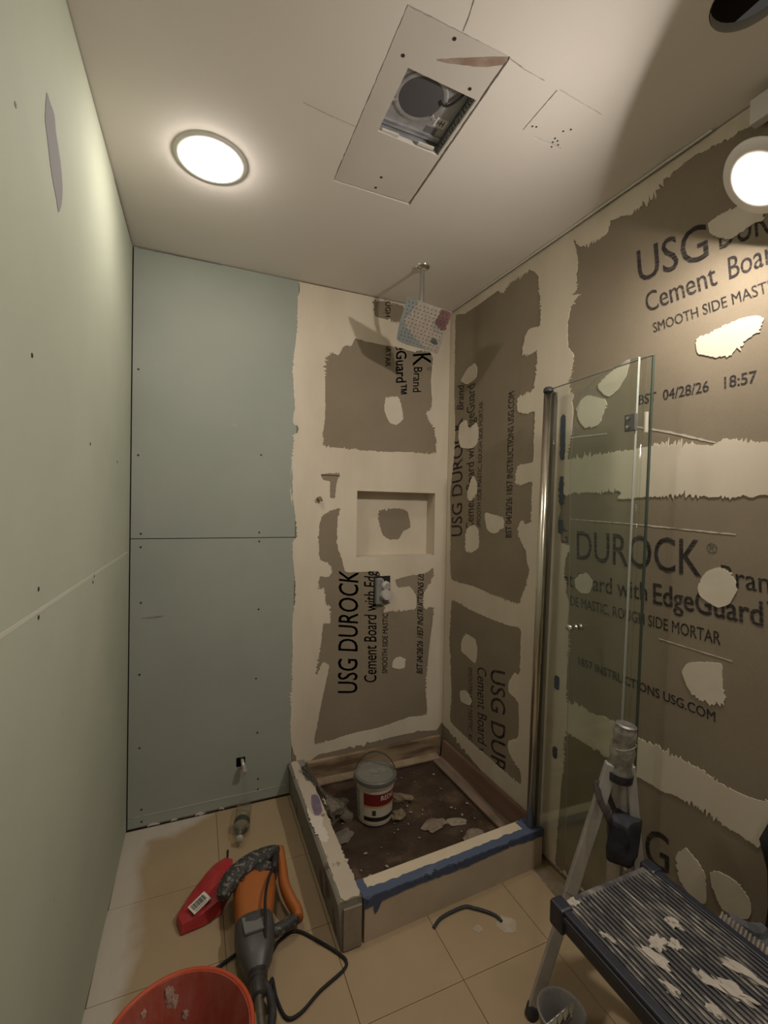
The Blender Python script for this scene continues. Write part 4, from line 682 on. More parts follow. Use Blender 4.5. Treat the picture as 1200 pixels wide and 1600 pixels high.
band('label_mark', 0.050, 0.072, -0.13, 0.07, M('label mark', (0.04, 0.035, 0.035), rough=0.5), lab, 0.0014)
band('label_panel', 0.020, 0.140, -1.65, -0.95, M('grey label panel', (0.23, 0.21, 0.18), (0.38, 0.35, 0.30), 60, rough=0.6), t, 0.0010)
me = text_mesh('REDG', 0.012); me.name = 'label_lettering'; xs = [v.co.x for v in me.vertices]; x1 = max(xs)
for v in me.vertices:
    z = 0.114 + v.co.y / cap_ref * 0.020; a = va + 0.30 + v.co.x / x1 * 0.85; r = rr(z) + 0.0022
    v.co = (r * math.cos(a), r * math.sin(a), z)
link('label_lettering', me, M('label white ink', (0.68, 0.62, 0.55), rough=0.5), lab)
hx = Vector((math.cos(va + 1.57), math.sin(va + 1.57), 0)); vd = Vector((math.cos(va), math.sin(va), 0)); P = []
for k in range(13):
    a = math.pi * k / 12; P.append(hx * math.cos(a) * (rt_ + 0.010) + Vector((0, 0, hb_ - 0.012 + 0.090 * math.sin(a))) - vd * 0.045 * math.sin(a))
bm = bmesh.new(); add_tube(bm, P, 0.0028, 8); finish(bm, 'wire_handle', M('handle wire', (0.06, 0.055, 0.05), rough=0.5, metal=0.4), t, True)
for s in (-1, 1):
    bm = bmesh.new(); add_lathe(bm, [(0, 0.006), (0.009, 0.006), (0.010, 0.0)], hx * s * (rt_ + 0.003) + Vector((0, 0, hb_ - 0.012)), hx * s, 14); finish(bm, 'handle_ear', PAIL, t)

# ------------------------------------------------------------ water bottle
a, b = Vector((0.222, 2.075, 0.0335)), Vector((0.183, 1.868, 0.0335)); t = thing('water_bottle', 'empty clear plastic water bottle with dark label lying by the green back wall', 'bottle', (a + b) / 2); o = Vector(t.location); ax = (b - a).normalized()
def pet():
    m = bpy.data.materials.new('clear bottle plastic'); m.use_nodes = True; nt = m.node_tree; nt.nodes.clear()
    out = nt.nodes.new('ShaderNodeOutputMaterial'); tr = nt.nodes.new('ShaderNodeBsdfTransparent'); gl = nt.nodes.new('ShaderNodeBsdfGlossy'); mx = nt.nodes.new('ShaderNodeMixShader'); fr = schlick(nt, 0.20)
    tr.inputs[0].default_value = (0.96, 0.955, 0.93, 1); gl.inputs['Roughness'].default_value = 0.06
    nt.links.new(fr, mx.inputs[0]); nt.links.new(tr.outputs[0], mx.inputs[1]); nt.links.new(gl.outputs[0], mx.inputs[2]); nt.links.new(mx.outputs[0], out.inputs[0]); return m
prof = [(0.0, 0.004), (0.020, 0.0), (0.030, 0.006)]
for k in range(7): prof += [(0.0325, 0.014 + k * 0.013), (0.0295, 0.0205 + k * 0.013)]
prof += [(0.0325, 0.106), (0.0325, 0.140), (0.031, 0.155), (0.026, 0.174), (0.018, 0.190), (0.0125, 0.198), (0.0125, 0.212)]
bm = bmesh.new(); add_lathe(bm, prof, a - o, ax, 28); finish(bm, 'bottle_body', pet(), t, True)
bm = bmesh.new(); add_lathe(bm, [(0.0331, 0.108), (0.0331, 0.138)], a - o, ax, 28); finish(bm, 'label', M('dark bottle label', (0.035, 0.045, 0.035), (0.05, 0.06, 0.05), 40, rough=0.4), t, True)
bm = bmesh.new(); add_lathe(bm, [(0.0145, 0.202), (0.0145, 0.214), (0.013, 0.216), (0.0, 0.216)], a - o, ax, 20); finish(bm, 'cap', M('clear cap', (0.36, 0.32, 0.25), rough=0.4), t, True)

# ------------------------------------------------------------ demolition hammer
o = Vector((0.20, 1.46, 0.0)); t = thing('demolition_hammer', 'dusty orange and black corded demolition hammer lying on the floor tiles beside the curb', 'power tool', o)
ORANGE = spotted('orange tool plastic', (0.40, 0.125, 0.028), (0.46, 0.32, 0.20), 0.42, 0, 55, 0.70, (0.34, 0.10, 0.022))
GRIP = spotted('dusty black grip', (0.030, 0.028, 0.027), (0.22, 0.20, 0.17), 0.6, 0, 70, 0.53, soft=0.12)
GREYT = spotted('grey gear case', (0.050, 0.047, 0.046), (0.17, 0.155, 0.13), 0.45, 0, 34, 0.60, (0.066, 0.062, 0.06), soft=0.2)
W = lambda *p: Vector(p) - o
def hull_sections(name, secs, m, par, seg=20, pw=3.0):
    """loft of rounded-rectangle sections: (centre, half width vector, half height vector)"""
    bm = bmesh.new(); rings = []
    for c, a, b in secs:
        ring = []
        for k in range(seg):
            th = 2 * math.pi * k / seg; cs, sn = math.cos(th), math.sin(th)
            ring.append(bm.verts.new(Vector(c) + Vector(a) * math.copysign(abs(cs) ** (2 / pw), cs) + Vector(b) * math.copysign(abs(sn) ** (2 / pw), sn)))
        rings.append(ring)
    for A, B in zip(rings, rings[1:]):
        for k in range(seg): bm.faces.new((A[k], A[(k + 1) % seg], B[(k + 1) % seg], B[k]))
    bm.faces.new(rings[0]); bm.faces.new(rings[-1]); return smooth_by_angle(finish(bm, name, m, par), 50)
X, Z = Vector((1, 0, 0)), Vector((0, 0, 1))
def sec(x, y, z, hw, hh): return (W(x, y, z), X * hw, Z * hh)
mh = hull_sections('motor_housing', [sec(0.208, 1.615, 0.075, 0.066, 0.040), sec(0.205, 1.56, 0.072, 0.070, 0.050), sec(0.198, 1.50, 0.066, 0.064, 0.050), sec(0.190, 1.445, 0.062, 0.056, 0.048), sec(0.187, 1.425, 0.062, 0.055, 0.047)], ORANGE, t)
for x, y in ((0.165, 1.56), (0.225, 1.575)):
    bm = bmesh.new(); add_lathe(bm, [(0.0, -0.002), (0.006, -0.001), (0.0075, 0.003), (0.0065, 0.004)], W(x, y, 0.119), (0, -0.1, 1), 14); finish(bm, 'screw_boss', M('dark orange boss', (0.22, 0.06, 0.015), rough=0.5), mh)
hull_sections('gear_housing', [sec(0.187, 1.428, 0.064, 0.058, 0.052), sec(0.186, 1.40, 0.065, 0.060, 0.054), sec(0.184, 1.36, 0.063, 0.055, 0.050), sec(0.182, 1.325, 0.060, 0.046, 0.044), sec(0.180, 1.305, 0.058, 0.036, 0.036), sec(0.179, 1.285, 0.056, 0.026, 0.026)], GREYT, t)
plate('grey_panel', [[(-0.03, -0.03), (0.028, -0.03), (0.032, 0.03), (-0.034, 0.03)]], Frame(W(0.182, 1.385, 0.112), (1, 0, 0), (0, 1, -0.08), (0, 0.08, 1)), 0.0, 0.006, M('light grey panel', (0.17, 0.165, 0.16), rough=0.45), t)
ca = Vector((-0.035, -1, -0.06)).normalized(); c0 = W(0.179, 1.292, 0.056)
bm = bmesh.new(); add_lathe(bm, [(0.024, 0.0), (0.027, 0.004), (0.027, 0.010), (0.023, 0.013), (0.026, 0.017), (0.026, 0.022), (0.021, 0.026), (0.022, 0.045), (0.019, 0.062), (0.013, 0.066), (0.0, 0.066)], c0, ca, 24); smooth_by_angle(finish(bm, 'chuck', spotted('dull chuck', (0.07, 0.065, 0.06), (0.22, 0.19, 0.16), 0.4, 0.4, 50, 0.62), t))
bm = bmesh.new(); add_lathe(bm, [(0.011, 0.06), (0.011, 0.20), (0.009, 0.30), (0.004, 0.34), (0.0, 0.34)], c0, ca, 12); smooth_by_angle(finish(bm, 'chisel_bit', M('worn chisel steel', (0.26, 0.235, 0.205), (0.17, 0.15, 0.125), 40, rough=0.35, metal=0.8), t))
bm = bmesh.new(); add_tube(bm, catmull([W(0.196, 1.262, 0.046), W(0.207, 1.235, 0.040), W(0.208, 1.195, 0.034), W(0.198, 1.160, 0.030)], 5), 0.011, 12); finish(bm, 'side_handle', BLACK, t, True)
rg = [W(0.098, 1.525, 0.105), W(0.118, 1.560, 0.115), W(0.160, 1.600, 0.118), W(0.220, 1.630, 0.118), W(0.275, 1.650, 0.112), W(0.304, 1.660, 0.104)]
P = catmull(rg, 5); bm = bmesh.new(); add_tube(bm, P, [0.020 + 0.014 * math.sin(min(1, i / 9) * 1.57) - 0.014 * max(0, (i - 14) / (len(P) - 15)) for i in range(len(P))], 14, flat=(1.0, 0.85)); rear = finish(bm, 'rear_grip', GRIP, t, True)
STUD = M('dusty studs', (0.20, 0.18, 0.155), rough=0.6)
for k in range(9):
    bm = bmesh.new(); p = P[3 + 2 * k]; lump(bm, p + Vector((0, -0.012, 0.024)), (0.005, 0.005, 0.005), k, 0.2, 1); finish(bm, 'grip_stud', STUD, rear)
hull_sections('rear_cap', [(W(0.225, 1.606, 0.085), X * 0.050, Z * 0.040), (W(0.240, 1.590, 0.088), X * 0.046, Z * 0.040), (W(0.246, 1.570, 0.09), X * 0.034, Z * 0.032)], GRIP, t)
df = catmull([W(0.306, 1.668, 0.100), W(0.305, 1.610, 0.085), W(0.302, 1.545, 0.070), W(0.312, 1.490, 0.060), W(0.326, 1.445, 0.050), W(0.324, 1.425, 0.045)], 5)
bm = bmesh.new(); add_tube(bm, df, 0.021, 12, flat=(0.85, 1.2)); finish(bm, 'handle_frame', ORANGE, t, True)
tg = catmull([W(0.318, 1.432, 0.045), W(0.285, 1.415, 0.048), W(0.25, 1.405, 0.05), W(0.222, 1.405, 0.052)], 5)
bm = bmesh.new(); add_tube(bm, tg, 0.018, 12); finish(bm, 'trigger_grip', GRIP, t, True)
bm = bmesh.new(); add_tube(bm, [W(0.286, 1.627, 0.120), W(0.276, 1.585, 0.124), W(0.268, 1.560, 0.128)], [0.012, 0.011, 0.007], 12); finish(bm, 'cord_guard', BLACK, t, True)
cd = [W(0.268, 1.560, 0.128), W(0.243, 1.505, 0.142), W(0.222, 1.44, 0.140), W(0.212, 1.37, 0.125), W(0.205, 1.315, 0.075), W(0.205, 1.30, 0.02), W(0.215, 1.345, 0.006), W(0.238, 1.385, 0.006), W(0.275, 1.420, 0.006), W(0.325, 1.424, 0.006), W(0.382, 1.362, 0.006), W(0.428, 1.302, 0.006), W(0.440, 1.272, 0.006), W(0.421, 1.251, 0.006), W(0.345, 1.222, 0.006), W(0.283, 1.188, 0.006), W(0.245, 1.190, 0.006), W(0.228, 1.246, 0.006), W(0.223, 1.30, 0.014), W(0.21, 1.25, 0.006), W(0.200, 1.18, 0.006), W(0.19, 1.10, 0.006), W(0.13, 1.02, 0.006)]
bm = bmesh.new(); add_tube(bm, catmull(cd, 6), 0.0045, 8); finish(bm, 'power_cord', RUBBER, t, True)
bm = bmesh.new(); add_tube(bm, catmull([W(0.06, 1.392, 0.006), W(0.10, 1.406, 0.006), W(0.145, 1.419, 0.012), W(0.165, 1.415, 0.02)], 5), 0.0045, 8); finish(bm, 'power_cord', RUBBER, t, True)

# ------------------------------------------------------------ red scoop with barcode sticker
RED = M('red plastic', (0.36, 0.022, 0.026), (0.42, 0.05, 0.05), 20, 5, 0.45)
o = Vector((0.06, 1.62, 0.0)); t = thing('red_dustpan', 'red plastic dustpan with a white barcode sticker lying under the hammer', 'dustpan', o)
out_ = [(-0.024, 1.548), (-0.040, 1.600), (0.008, 1.672), (0.055, 1.728), (0.085, 1.752), (0.122, 1.762), (0.150, 1.745), (0.148, 1.69), (0.124, 1.635), (0.098, 1.578), (0.045, 1.556)]
bm = bmesh.new(); cc = Vector((0.07, 1.65)); base, top, inn = [], [], []
for x, y in out_:
    d = Vector((x, y)) - cc; hgt = 0.030 + 0.030 * max(0.0, min(1.0, (x + 0.04) / 0.16))
    base.append(bm.verts.new(W(x, y, 0.006))); top.append(bm.verts.new(W(cc.x + d.x * 0.96, cc.y + d.y * 0.96, hgt))); inn.append(bm.verts.new(W(cc.x + d.x * 0.70, cc.y + d.y * 0.70, hgt + 0.012)))
k = len(out_); ctr = bm.verts.new(W(cc.x, cc.y, 0.064))
for i in range(k):
    j = (i + 1) % k; bm.faces.new((base[i], base[j], top[j], top[i])); bm.faces.new((top[i], top[j], inn[j], inn[i])); bm.faces.new((inn[i], inn[j], ctr))
bm.faces.new(base[::-1]); smooth_by_angle(finish(bm, 'pan', RED, t), 35)
# sticker laid on the sloping top
s0, s1, s2 = Vector((-0.005, 1.588, 0.052)), Vector((0.046, 1.617, 0.066)), Vector((0.003, 1.556, 0.050))
su = (s1 - s0); sv = (s2 - s0); sn = su.cross(sv).normalized(); sn = sn if sn.z > 0 else -sn
SF = Frame(s0 - o + Vector((0, 0, 0.003)), su, sn.cross(su), sn); sl = su.length; sw = -0.042
st = plate('barcode_sticker', [rect(0, sw, sl, 0)], SF, 0.0, 0.0012, M('sticker white', (0.68, 0.63, 0.56), rough=0.6), t)
bm = bmesh.new(); random.seed(11); x = 0.006
while x < sl - 0.008:
    wd = random.choice((0.0012, 0.0018, 0.003)); vs = [bm.verts.new(SF.p(a, b, 0.0015)) for a, b in rect(x, sw + 0.012, x + wd, -0.006)]; bm.faces.new(vs); x += wd + random.choice((0.0010, 0.0014))
for k in range(9): vs = [bm.verts.new(SF.p(a, b, 0.0015)) for a, b in rect(0.008 + k * 0.0045, sw + 0.004, 0.0105 + k * 0.0045, sw + 0.008)]; bm.faces.new(vs)
finish(bm, 'barcode', M('barcode ink', (0.03, 0.028, 0.03), rough=0.6), st)['kind'] = 'stuff'
bm = bmesh.new(); add_tube(bm, [W(0.128, 1.752, 0.035), W(0.130, 1.765, 0.06), W(0.131, 1.768, 0.078)], 0.004, 8); finish(bm, 'handle_peg', BLACK, t)

# ------------------------------------------------------------ red tub at the bottom edge
o = Vector((-0.022, 1.012, 0.0)); t = thing('red_bucket', 'big open red-orange plastic bucket with plaster streaks inside, at the bottom edge', 'bucket', o)
def tub_mat():
    m, nt, b = nodes('plastered red plastic'); b.inputs['Roughness'].default_value = 0.45
    c = mixc(nt, noisef(nt, 12), (0.34, 0.035, 0.018), (0.40, 0.06, 0.03))
    k = ramp(nt, noisef(nt, 13, 7, 0.72, (1, 1, 0.35)), [(0.40, (0.08, 0.08, 0.08)), (0.60, (0.30, 0.30, 0.30)), (0.66, (0.45, 0.45, 0.45)), (0.70, (0.85, 0.85, 0.85))])
    nt.links.new(mixc(nt, k, c, (0.56, 0.42, 0.35)), b.inputs['Base Color']); return m
tilt = Matrix.Rotation(0.07, 4, 'Y')
bm = bmesh.new(); add_lathe(bm, [(0.0, 0.003), (0.105, 0.003), (0.112, 0.008), (0.150, 0.255), (0.147, 0.256), (0.109, 0.012), (0.0, 0.010)], seg=56); smooth_by_angle(finish(bm, 'bucket_body', tub_mat(), t), 35)
bm = bmesh.new(); add_lathe(bm, [(0.148, 0.253), (0.150, 0.259), (0.156, 0.260), (0.159, 0.256), (0.158, 0.244), (0.151, 0.243)], seg=56); finish(bm, 'rim', M('orange red rim', (0.46, 0.075, 0.03), (0.42, 0.06, 0.025), 20, rough=0.4), t, True)
SPL = M('pink plaster', (0.50, 0.36, 0.30), rough=0.85)
for k, (a, z, s) in enumerate(((1.72, 0.225, 0.012), (1.66, 0.205, 0.014), (2.35, 0.17, 0.018), (1.45, 0.17, 0.008), (2.1, 0.22, 0.006))):
    r = 0.109 + (0.147 - 0.109) * z / 0.255 - 0.001; bm = bmesh.new(); lump(bm, (r * math.cos(a), r * math.sin(a), z), (s * 0.8, 0.002, s * 1.5), k, 0.9, 3, a + 1.57); finish(bm, 'plaster_splat', SPL, t)
for s in (-1, 1):
    bm = bmesh.new(); add_lathe(bm, [(0, 0.008), (0.012, 0.008), (0.014, 0)], (0.152 * s, 0, 0.225), (s, 0, 0), 16); finish(bm, 'handle_ear', RED, t)

# ------------------------------------------------------------ bent black strip on the floor
bm = bmesh.new(); add_tube(bm, catmull([(0.740, 1.272, 0.006), (0.785, 1.294, 0.007), (0.873, 1.300, 0.008), (0.905, 1.282, 0.008), (0.937, 1.256, 0.007), (0.958, 1.232, 0.006), (0.964, 1.208, 0.005)], 6), [0.0045] * 37, 8, flat=(1.2, 0.8))
tag(finish(bm, 'bent_strip', M('blue black strip', (0.03, 0.035, 0.042), rough=0.5), None, True), 'bent piece of dark strip lying on the floor before the front curb', 'scrap')

# ------------------------------------------------------------ tripod wrapped in tape
top = Vector((1.090, 0.862, 0.800)); t = thing('tripod', 'aluminium tripod with its head wrapped in duct tape, standing behind the work platform', 'tripod', (1.05, 0.90, 0.0)); o = Vector(t.location)
joint = Vector((1.078, 0.872, 0.665))
def leg(a, b, r=0.0150, name='leg'):
    bm = bmesh.new(); a, b = Vector(a), Vector(b); ax = (b - a).normalized(); mid = a.lerp(b, 0.52)
    add_box(bm, (a + mid) / 2 - o, (r * 2.1, r * 1.7, (mid - a).length), Vector((0, 0, 1)).rotation_difference(ax).to_matrix(), 0.003); add_box(bm, (mid + b) / 2 - o, (r * 1.9, r * 1.5, (b - mid).length), Vector((0, 0, 1)).rotation_difference(ax).to_matrix(), 0.002)
    lg = finish(bm, name, ALU, t)
    return lg
f1, f2, f3 = Vector((0.868, 0.950, 0.015)), Vector((1.185, 0.985, 0.015)), Vector((1.135, 0.800, 0.015))
for a, f in ((joint + Vector((-0.020, 0.006, 0.03)), f1), (joint + Vector((0.026, 0.01, 0.03)), f2), (joint + Vector((0.022, -0.012, 0.03)), f3)):
    lg = leg(a, f); bm = bmesh.new(); add_lathe(bm, [(0.0, -0.014), (0.017, -0.014), (0.018, 0.012), (0.013, 0.02), (0.0, 0.02)], f - o, (a - f), 14); smooth_by_angle(finish(bm, 'foot', BLACK, lg))
bm = bmesh.new(); add_lathe(bm, [(0.013, 0.0), (0.013, 0.23), (0.0, 0.23)], Vector((1.086, 0.866, 0.46)) - o, (0.02, -0.01, 1), 16); smooth_by_angle(finish(bm, 'centre_column', ALU, t))
ax = (top - joint).normalized(); bm = bmesh.new(); seg = 22; rings = []
for j in range(11):
    p = joint.lerp(top, j / 10) - o; rr_ = 0.031 - 0.004 * j / 10 + 0.002 * math.sin(j * 1.7); ring = []
    for k in range(seg):
        a = 2 * math.pi * k / seg; q_ = Vector((math.cos(a), math.sin(a), 0)); q_ = Vector((0, 0, 1)).rotation_difference(ax) @ q_
        ring.append(bm.verts.new(p + q_ * (rr_ + 0.005 * noise.noise(Vector((math.cos(a) * 2.2, math.sin(a) * 2.2, j * 0.8))))))
    rings.append(ring)
for A, B in zip(rings, rings[1:]):
    for k in range(seg): bm.faces.new((A[k], A[(k + 1) % seg], B[(k + 1) % seg], B[k]))
bm.faces.new(rings[0]); bm.faces.new(rings[-1]); head = smooth_by_angle(finish(bm, 'taped_head', M('crinkled grey tape', (0.17, 0.155, 0.135), (0.42, 0.385, 0.335), 32, 6, 0.28, 0.35, bmp=1.0, bscale=70), t), 60)
bm = bmesh.new(); add_tube(bm, [joint.lerp(top, 0.62) - o + Vector((0.031 * math.cos(a), 0.031 * math.sin(a), 0.006 * math.sin(a * 1.5))) for a in [k * 0.35 for k in range(19)]], 0.0011, 6); finish(bm, 'tape_ridge', M('tape ridge', (0.30, 0.275, 0.24), rough=0.4), head)
bm = bmesh.new(); add_lathe(bm, [(0.033, -0.012), (0.036, -0.010), (0.036, 0.012), (0.032, 0.014)], joint - o, ax, 26); smooth_by_angle(finish(bm, 'collar', BLACK, t))
bm = bmesh.new(); add_lathe(bm, [(0.0, 0.0), (0.026, 0.0), (0.027, 0.003), (0.020, 0.006), (0.0, 0.004)], top - o, ax, 22); finish(bm, 'head_rim', STEEL, t)
bm = bmesh.new(); add_box(bm, Vector((1.066, 0.842, 0.512)) - o, (0.078, 0.060, 0.110), Matrix.Rotation(0.25, 3, 'Z') @ Matrix.Rotation(0.10, 3, 'Y'), 0.012); bmesh.ops.subdivide_edges(bm, edges=bm.edges, cuts=3, use_grid_fill=True); [setattr(v, 'co', v.co + Vector((noise.noise(v.co * 22), noise.noise(v.co * 22 + Vector((5, 0, 0))), noise.noise(v.co * 22 + Vector((0, 9, 0))))) * 0.014) for v in bm.verts]; finish(bm, 'black_pouch', M('black nylon pouch', (0.020, 0.020, 0.026), (0.032, 0.032, 0.040), 25, 5, 0.7, bmp=0.6, bscale=50), t, True)
st_ = [Vector(p) - o for p in ((1.040, 0.850, 0.535), (1.018, 0.850, 0.575), (1.010, 0.872, 0.612), (1.022, 0.892, 0.640), (1.040, 0.880, 0.625), (1.052, 0.862, 0.58), (1.060, 0.850, 0.545))]
bm = bmesh.new(); add_tube(bm, catmull(st_, 6), 0.010, 8, flat=(0.25, 1.0)); finish(bm, 'strap', M('black webbing', (0.028, 0.022, 0.022), (0.05, 0.038, 0.035), 60, rough=0.8), t, True)
bm = bmesh.new(); add_tube(bm, catmull([Vector(p) - o for p in ((1.112, 0.850, 0.60), (1.116, 0.850, 0.57), (1.106, 0.845, 0.53))], 4), 0.011, 8, flat=(0.6, 1)); finish(bm, 'leg_lock', M('dark red lock', (0.08, 0.022, 0.022), rough=0.5), t, True)
for x, y in ((1.062, 0.850), (1.094, 0.842)):
    bm = bmesh.new(); add_box(bm, Vector((x, y, 0.395)) - o, (0.014, 0.012, 0.11), Matrix.Rotation(0.05, 3, 'Y'), 0.002); finish(bm, 'brace', ALU, t)

# ------------------------------------------------------------ work platform
o = Vector((0.912, 0.25, 0.0)); t = thing('work_platform', 'folding aluminium work platform with ribbed dark deck caked in white compound', 'work platform', o)
x0, x1, y0, y1, zt = 0.768, 1.058, -0.25, 0.758, 0.500
DECK = M('compound caked deck', (0.055, 0.052, 0.055), (0.28, 0.25, 0.22), 14, 7, 0.6, 0.0, bmp=0.2, bscale=60, sc=(1.4, 0.7, 1), lo=0.48, hi=0.75)
RIBM = spotted('scuffed rib', (0.085, 0.08, 0.083), (0.40, 0.36, 0.31), 0.55, 0, 26, 0.50, (0.05, 0.048, 0.052), (2.2, 0.55, 1), 0.16)
RAIL = spotted('navy black rail', (0.020, 0.021, 0.032), (0.45, 0.40, 0.35), 0.4, 0, 9, 0.74, (0.016, 0.017, 0.026))
bm = bmesh.new(); add_box(bm, W((x0 + x1) / 2, (y0 + y1) / 2, zt - 0.008), (x1 - x0 - 0.012, y1 - y0 - 0.02, 0.014), bev=0.002); finish(bm, 'deck', DECK, t)
rbm = bmesh.new(); add_box(rbm, (0, 0, 0), (0.0036, y1 - y0 - 0.008, 0.004), bev=0.001); rme = bpy.data.meshes.new('rib'); rbm.to_mesh(rme); rbm.free(); rme.materials.append(RIBM)
for k in range(25):
    r_ = bpy.data.objects.new('rib', rme); COL.objects.link(r_); r_.parent = t; r_.location = W(x0 + 0.0155 + k * 0.0108, (y0 + y1) / 2, zt + 0.0012)
for s, xx in ((-1, x0), (1, x1)):
    bm = bmesh.new(); add_box(bm, W(xx, (y0 + y1) / 2, zt - 0.020), (0.020, y1 - y0 - 0.03, 0.046), bev=0.004); add_box(bm, W(xx + s * 0.006, (y0 + y1) / 2, zt - 0.012), (0.016, y1 - y0 - 0.03, 0.012), bev=0.003); finish(bm, 'side_rail', RAIL, t)
for yy in (y0, y1):
    bm = bmesh.new(); add_box(bm, W((x0 + x1) / 2, yy, zt - 0.0225), (x1 - x0, 0.022, 0.044), bev=0.004); finish(bm, 'end_rail', DECK if yy == y1 else RAIL, t)
for xx in (x0, x1):
    for yy in (y0, y1):
        bm = bmesh.new(); add_box(bm, W(xx, yy, zt - 0.022), (0.034, 0.040, 0.056), bev=0.006); finish(bm, 'corner_cap', RAIL, t)
    for yy, s in ((0.50, 1), (-0.02, -1)):
        bm = bmesh.new(); a, b = W(xx + (0.03 if xx == x0 else -0.03), yy, zt - 0.035), W(xx + (0.03 if xx == x0 else -0.03), yy + s * 0.10, 0.012); ax = (b - a).normalized()
        add_box(bm, (a + b) / 2, (0.024, 0.034, (b - a).length), Vector((0, 0, 1)).rotation_difference(ax).to_matrix(), 0.003); lg = finish(bm, 'leg', ALU, t)
        bm = bmesh.new(); add_box(bm, b + Vector((0, 0, 0.004)), (0.032, 0.044, 0.032), None, 0.004); finish(bm, 'foot', RUBBER, lg)
for yy, s in ((0.50, 1), (-0.02, -1)):
    bm = bmesh.new(); add_box(bm, W((x0 + x1) / 2, yy + s * 0.06, 0.20), (x1 - x0 - 0.07, 0.02, 0.03), None, 0.003); finish(bm, 'cross_bar', ALU, t)
random.seed(5); BLOB = M('dried compound blobs', (0.44, 0.39, 0.335), (0.36, 0.32, 0.27), 30, rough=0.85)
for x, y, sx, sy in ((0.795, 0.752, 0.020, 0.012), (0.850, 0.60, 0.020, 0.035), (0.885, 0.615, 0.028, 0.018), (0.915, 0.60, 0.02, 0.014), (0.96, 0.635, 0.018, 0.020), (0.93, 0.50, 0.020, 0.04), (0.905, 0.53, 0.014, 0.03), (0.985, 0.515, 0.018, 0.042), (1.0, 0.46, 0.02, 0.025), (0.94, 0.40, 0.018, 0.03), (0.825, 0.545, 0.012, 0.022), (0.985, 0.42, 0.025, 0.03), (0.80, 0.66, 0.008, 0.02), (0.86, 0.49, 0.015, 0.018)):
    bm = bmesh.new(); lump(bm, W(x, y, zt + 0.0022), (sx * 0.62, sy * 0.75, 0.0034), x * 90 + y * 40, 0.9, 3, 0.3); finish(bm, 'compound_blob', BLOB, t)
gs = bmesh.new(); add_box(gs, W(x1 + 0.032, 0.50, zt - 0.022), (0.036, 0.24, 0.014), bev=0.002); sp = finish(gs, 'side_step', M('dark side step', (0.07, 0.062, 0.055), (0.16, 0.14, 0.12), 20, rough=0.7), t)
gs = bmesh.new()
for k in range(30): add_box(gs, W(x1 + 0.032, 0.385 + k * 0.0079, zt - 0.013), (0.034, 0.0035, 0.004), Matrix.Rotation(0.35, 3, 'Z'))
finish(gs, 'tread_ridges', M('pale tread ridges', (0.26, 0.225, 0.18), (0.13, 0.11, 0.09), 30, rough=0.8), sp)['kind'] = 'stuff'

# ------------------------------------------------------------ pail and brush under the platform corner
o = Vector((0.856, 0.835, 0.0)); t = thing('grey_pail', 'small grey plastic pail on the floor at the foot of the tripod', 'pail', o)
bm = bmesh.new(); add_lathe(bm, [(0.0, 0.002), (0.040, 0.002), (0.056, 0.135), (0.059, 0.140), (0.056, 0.143), (0.052, 0.138), (0.038, 0.008), (0.0, 0.007)], seg=36); smooth_by_angle(finish(bm, 'pail_body', M('grey pail plastic', (0.20, 0.185, 0.165), (0.26, 0.24, 0.215), 15, rough=0.5), t), 35)
bm = bmesh.new(); add_lathe(bm, [(0.0, 0.02), (0.041, 0.022)], seg=28); finish(bm, 'contents', M('dark sludge', (0.05, 0.043, 0.036), rough=0.6), t)
a, b = Vector((0.868, 0.872, 0.050)), Vector((0.790, 0.775, 0.215)); o = (a + b) / 2; t = thing('wide_brush', 'wide brush with pale bristles standing in the small grey pail', 'brush', o); ax = (b - a).normalized(); R3 = Vector((0, 0, 1)).rotation_difference(ax).to_matrix()
bm = bmesh.new(); add_box(bm, a.lerp(b, 0.25) - o, (0.028, 0.014, 0.10), R3, 0.004); finish(bm, 'handle', BLACK, t)
bm = bmesh.new(); add_box(bm, a.lerp(b, 0.58) - o, (0.078, 0.020, 0.030), R3, 0.002); finish(bm, 'ferrule', STEEL, t)
bm = bmesh.new()
for k in range(15): add_tube(bm, [a.lerp(b, 0.66) - o + R3 @ Vector((-0.036 + k * 0.0051, 0, 0)), b - o + R3 @ Vector((-0.039 + k * 0.0056, 0.002 * (k % 3 - 1), 0))], 0.0031, 5, flat=(1, 2.6))
br = finish(bm, 'bristles', M('pale bristles', (0.40, 0.36, 0.29), (0.30, 0.265, 0.21), 60, rough=0.8), t); br['kind'] = 'stuff'

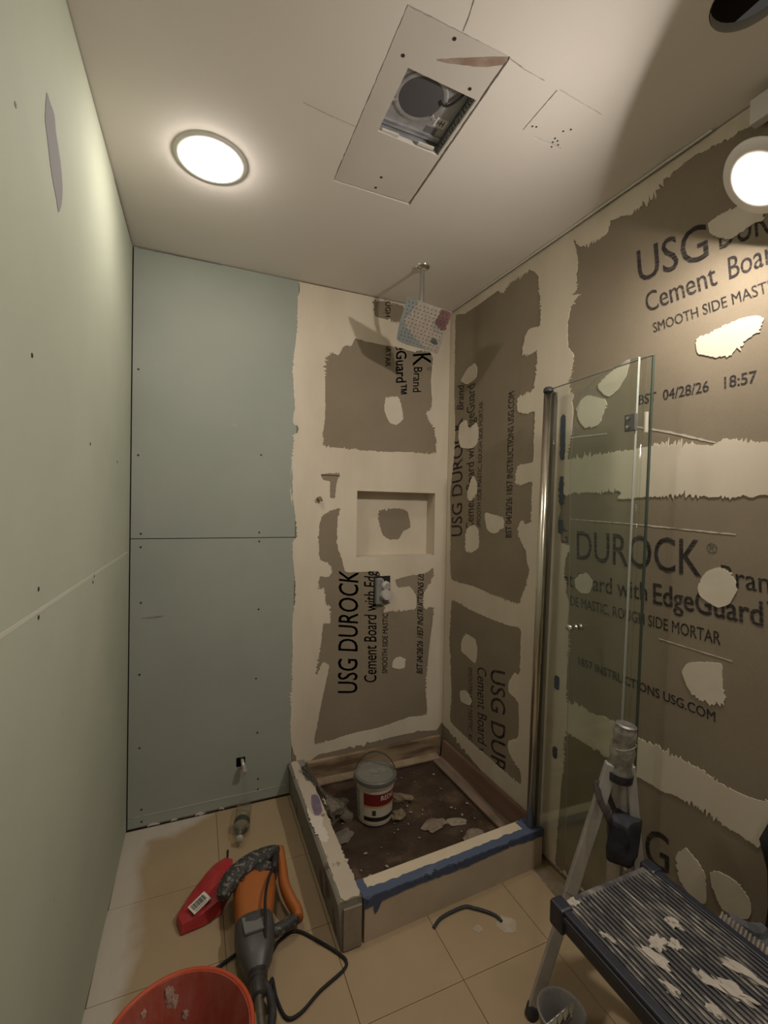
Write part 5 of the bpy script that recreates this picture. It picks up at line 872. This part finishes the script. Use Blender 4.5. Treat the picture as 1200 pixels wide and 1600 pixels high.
# ------------------------------------------------------------ clutter between platform and right wall
o = Vector((1.169, 0.44, 0.0)); t = thing('tool_crate', 'dirty brown crate between the work platform and the right wall', 'crate', o)
CRM = spotted('dirty crate', (0.16, 0.135, 0.105), (0.30, 0.26, 0.21), 0.8, 0, 14, 0.56, (0.11, 0.092, 0.07))
for nm, c, s in (('bottom', (0, 0, 0.01), (0.104, 0.34, 0.018)), ('lid', (0, 0, 0.405), (0.106, 0.35, 0.016)), ('side', (-0.048, 0, 0.208), (0.01, 0.34, 0.378)), ('side', (0.048, 0, 0.208), (0.01, 0.34, 0.378)), ('side', (0, -0.165, 0.208), (0.086, 0.01, 0.378)), ('side', (0, 0.165, 0.208), (0.086, 0.01, 0.378))):
    bm = bmesh.new(); add_box(bm, c, s, None, 0.002); finish(bm, nm, CRM, t)
chunk('crumpled blue-grey rag on the crate beside the platform edge', (1.165, 0.580, 0.414), (0.034, 0.040, 0.028), M('blue grey rag', (0.075, 0.078, 0.085), (0.115, 0.115, 0.12), 30, rough=0.9), 21, 0.4, 'rag', 'rag', 3, 0.7)
o = Vector((1.166, 0.470, 0.444)); t = thing('cardboard_tube', 'short cream cardboard tube lying on the crate by the right wall', 'tube', o)
bm = bmesh.new(); q_ = Vector((0.75, -0.62, 0.0)).normalized(); add_lathe(bm, [(0.027, -0.05), (0.030, -0.05), (0.030, 0.05), (0.027, 0.05), (0.027, -0.05)], (0, 0, 0), q_, 26); smooth_by_angle(finish(bm, 'tube_wall', M('cream card', (0.40, 0.34, 0.24), rough=0.7), t), 35)
bm = bmesh.new(); add_lathe(bm, [(0.0, -0.03), (0.0268, -0.03)], (0, 0, 0), q_, 22); finish(bm, 'tube_shade', DARK, t)  # dark disc put in for the shade inside the tube
# dark cloth hung at the right edge of the view
o = Vector((1.265, 0.50, 0.80)); bm = bmesh.new(); g = []
prof = [(0.705, 0.04, 0.10), (0.68, 0.085, 0.10), (0.594, 0.115, 0.10), (0.53, 0.097, 0.10), (0.448, 0.093, 0.10), (0.335, 0.10, 0.10), (0.26, 0.093, 0.10), (0.18, 0.085, 0.10), (0.10, 0.08, 0.10)]
for z, e1, e2 in prof:
    front, rear = [], []
    for k in range(15):
        s_ = k / 14; y = 0.525 + e1 - (e1 + e2) * s_; x = 1.258 + 0.018 * math.sin(s_ * 17 + z * 3) - 0.012 * math.sin(s_ * math.pi); front.append(Vector((x, y, z)) - o); rear.append(Vector((x + 0.016, y, z)) - o)
    g.append([bm.verts.new(p) for p in front + rear[::-1]])
nv = len(g[0])
for A, B in zip(g, g[1:]):
    for k in range(nv): bm.faces.new((A[k], A[(k + 1) % nv], B[(k + 1) % nv], B[k]))
bm.faces.new(g[0]); bm.faces.new(g[-1]); cl = finish(bm, 'black_cloth', M('black cloth', (0.012, 0.012, 0.012), (0.02, 0.02, 0.019), 12, rough=0.95), None, True); cl.location = o
tag(cl, 'black cloth hanging at the right edge of the view beside the platform', 'cloth')
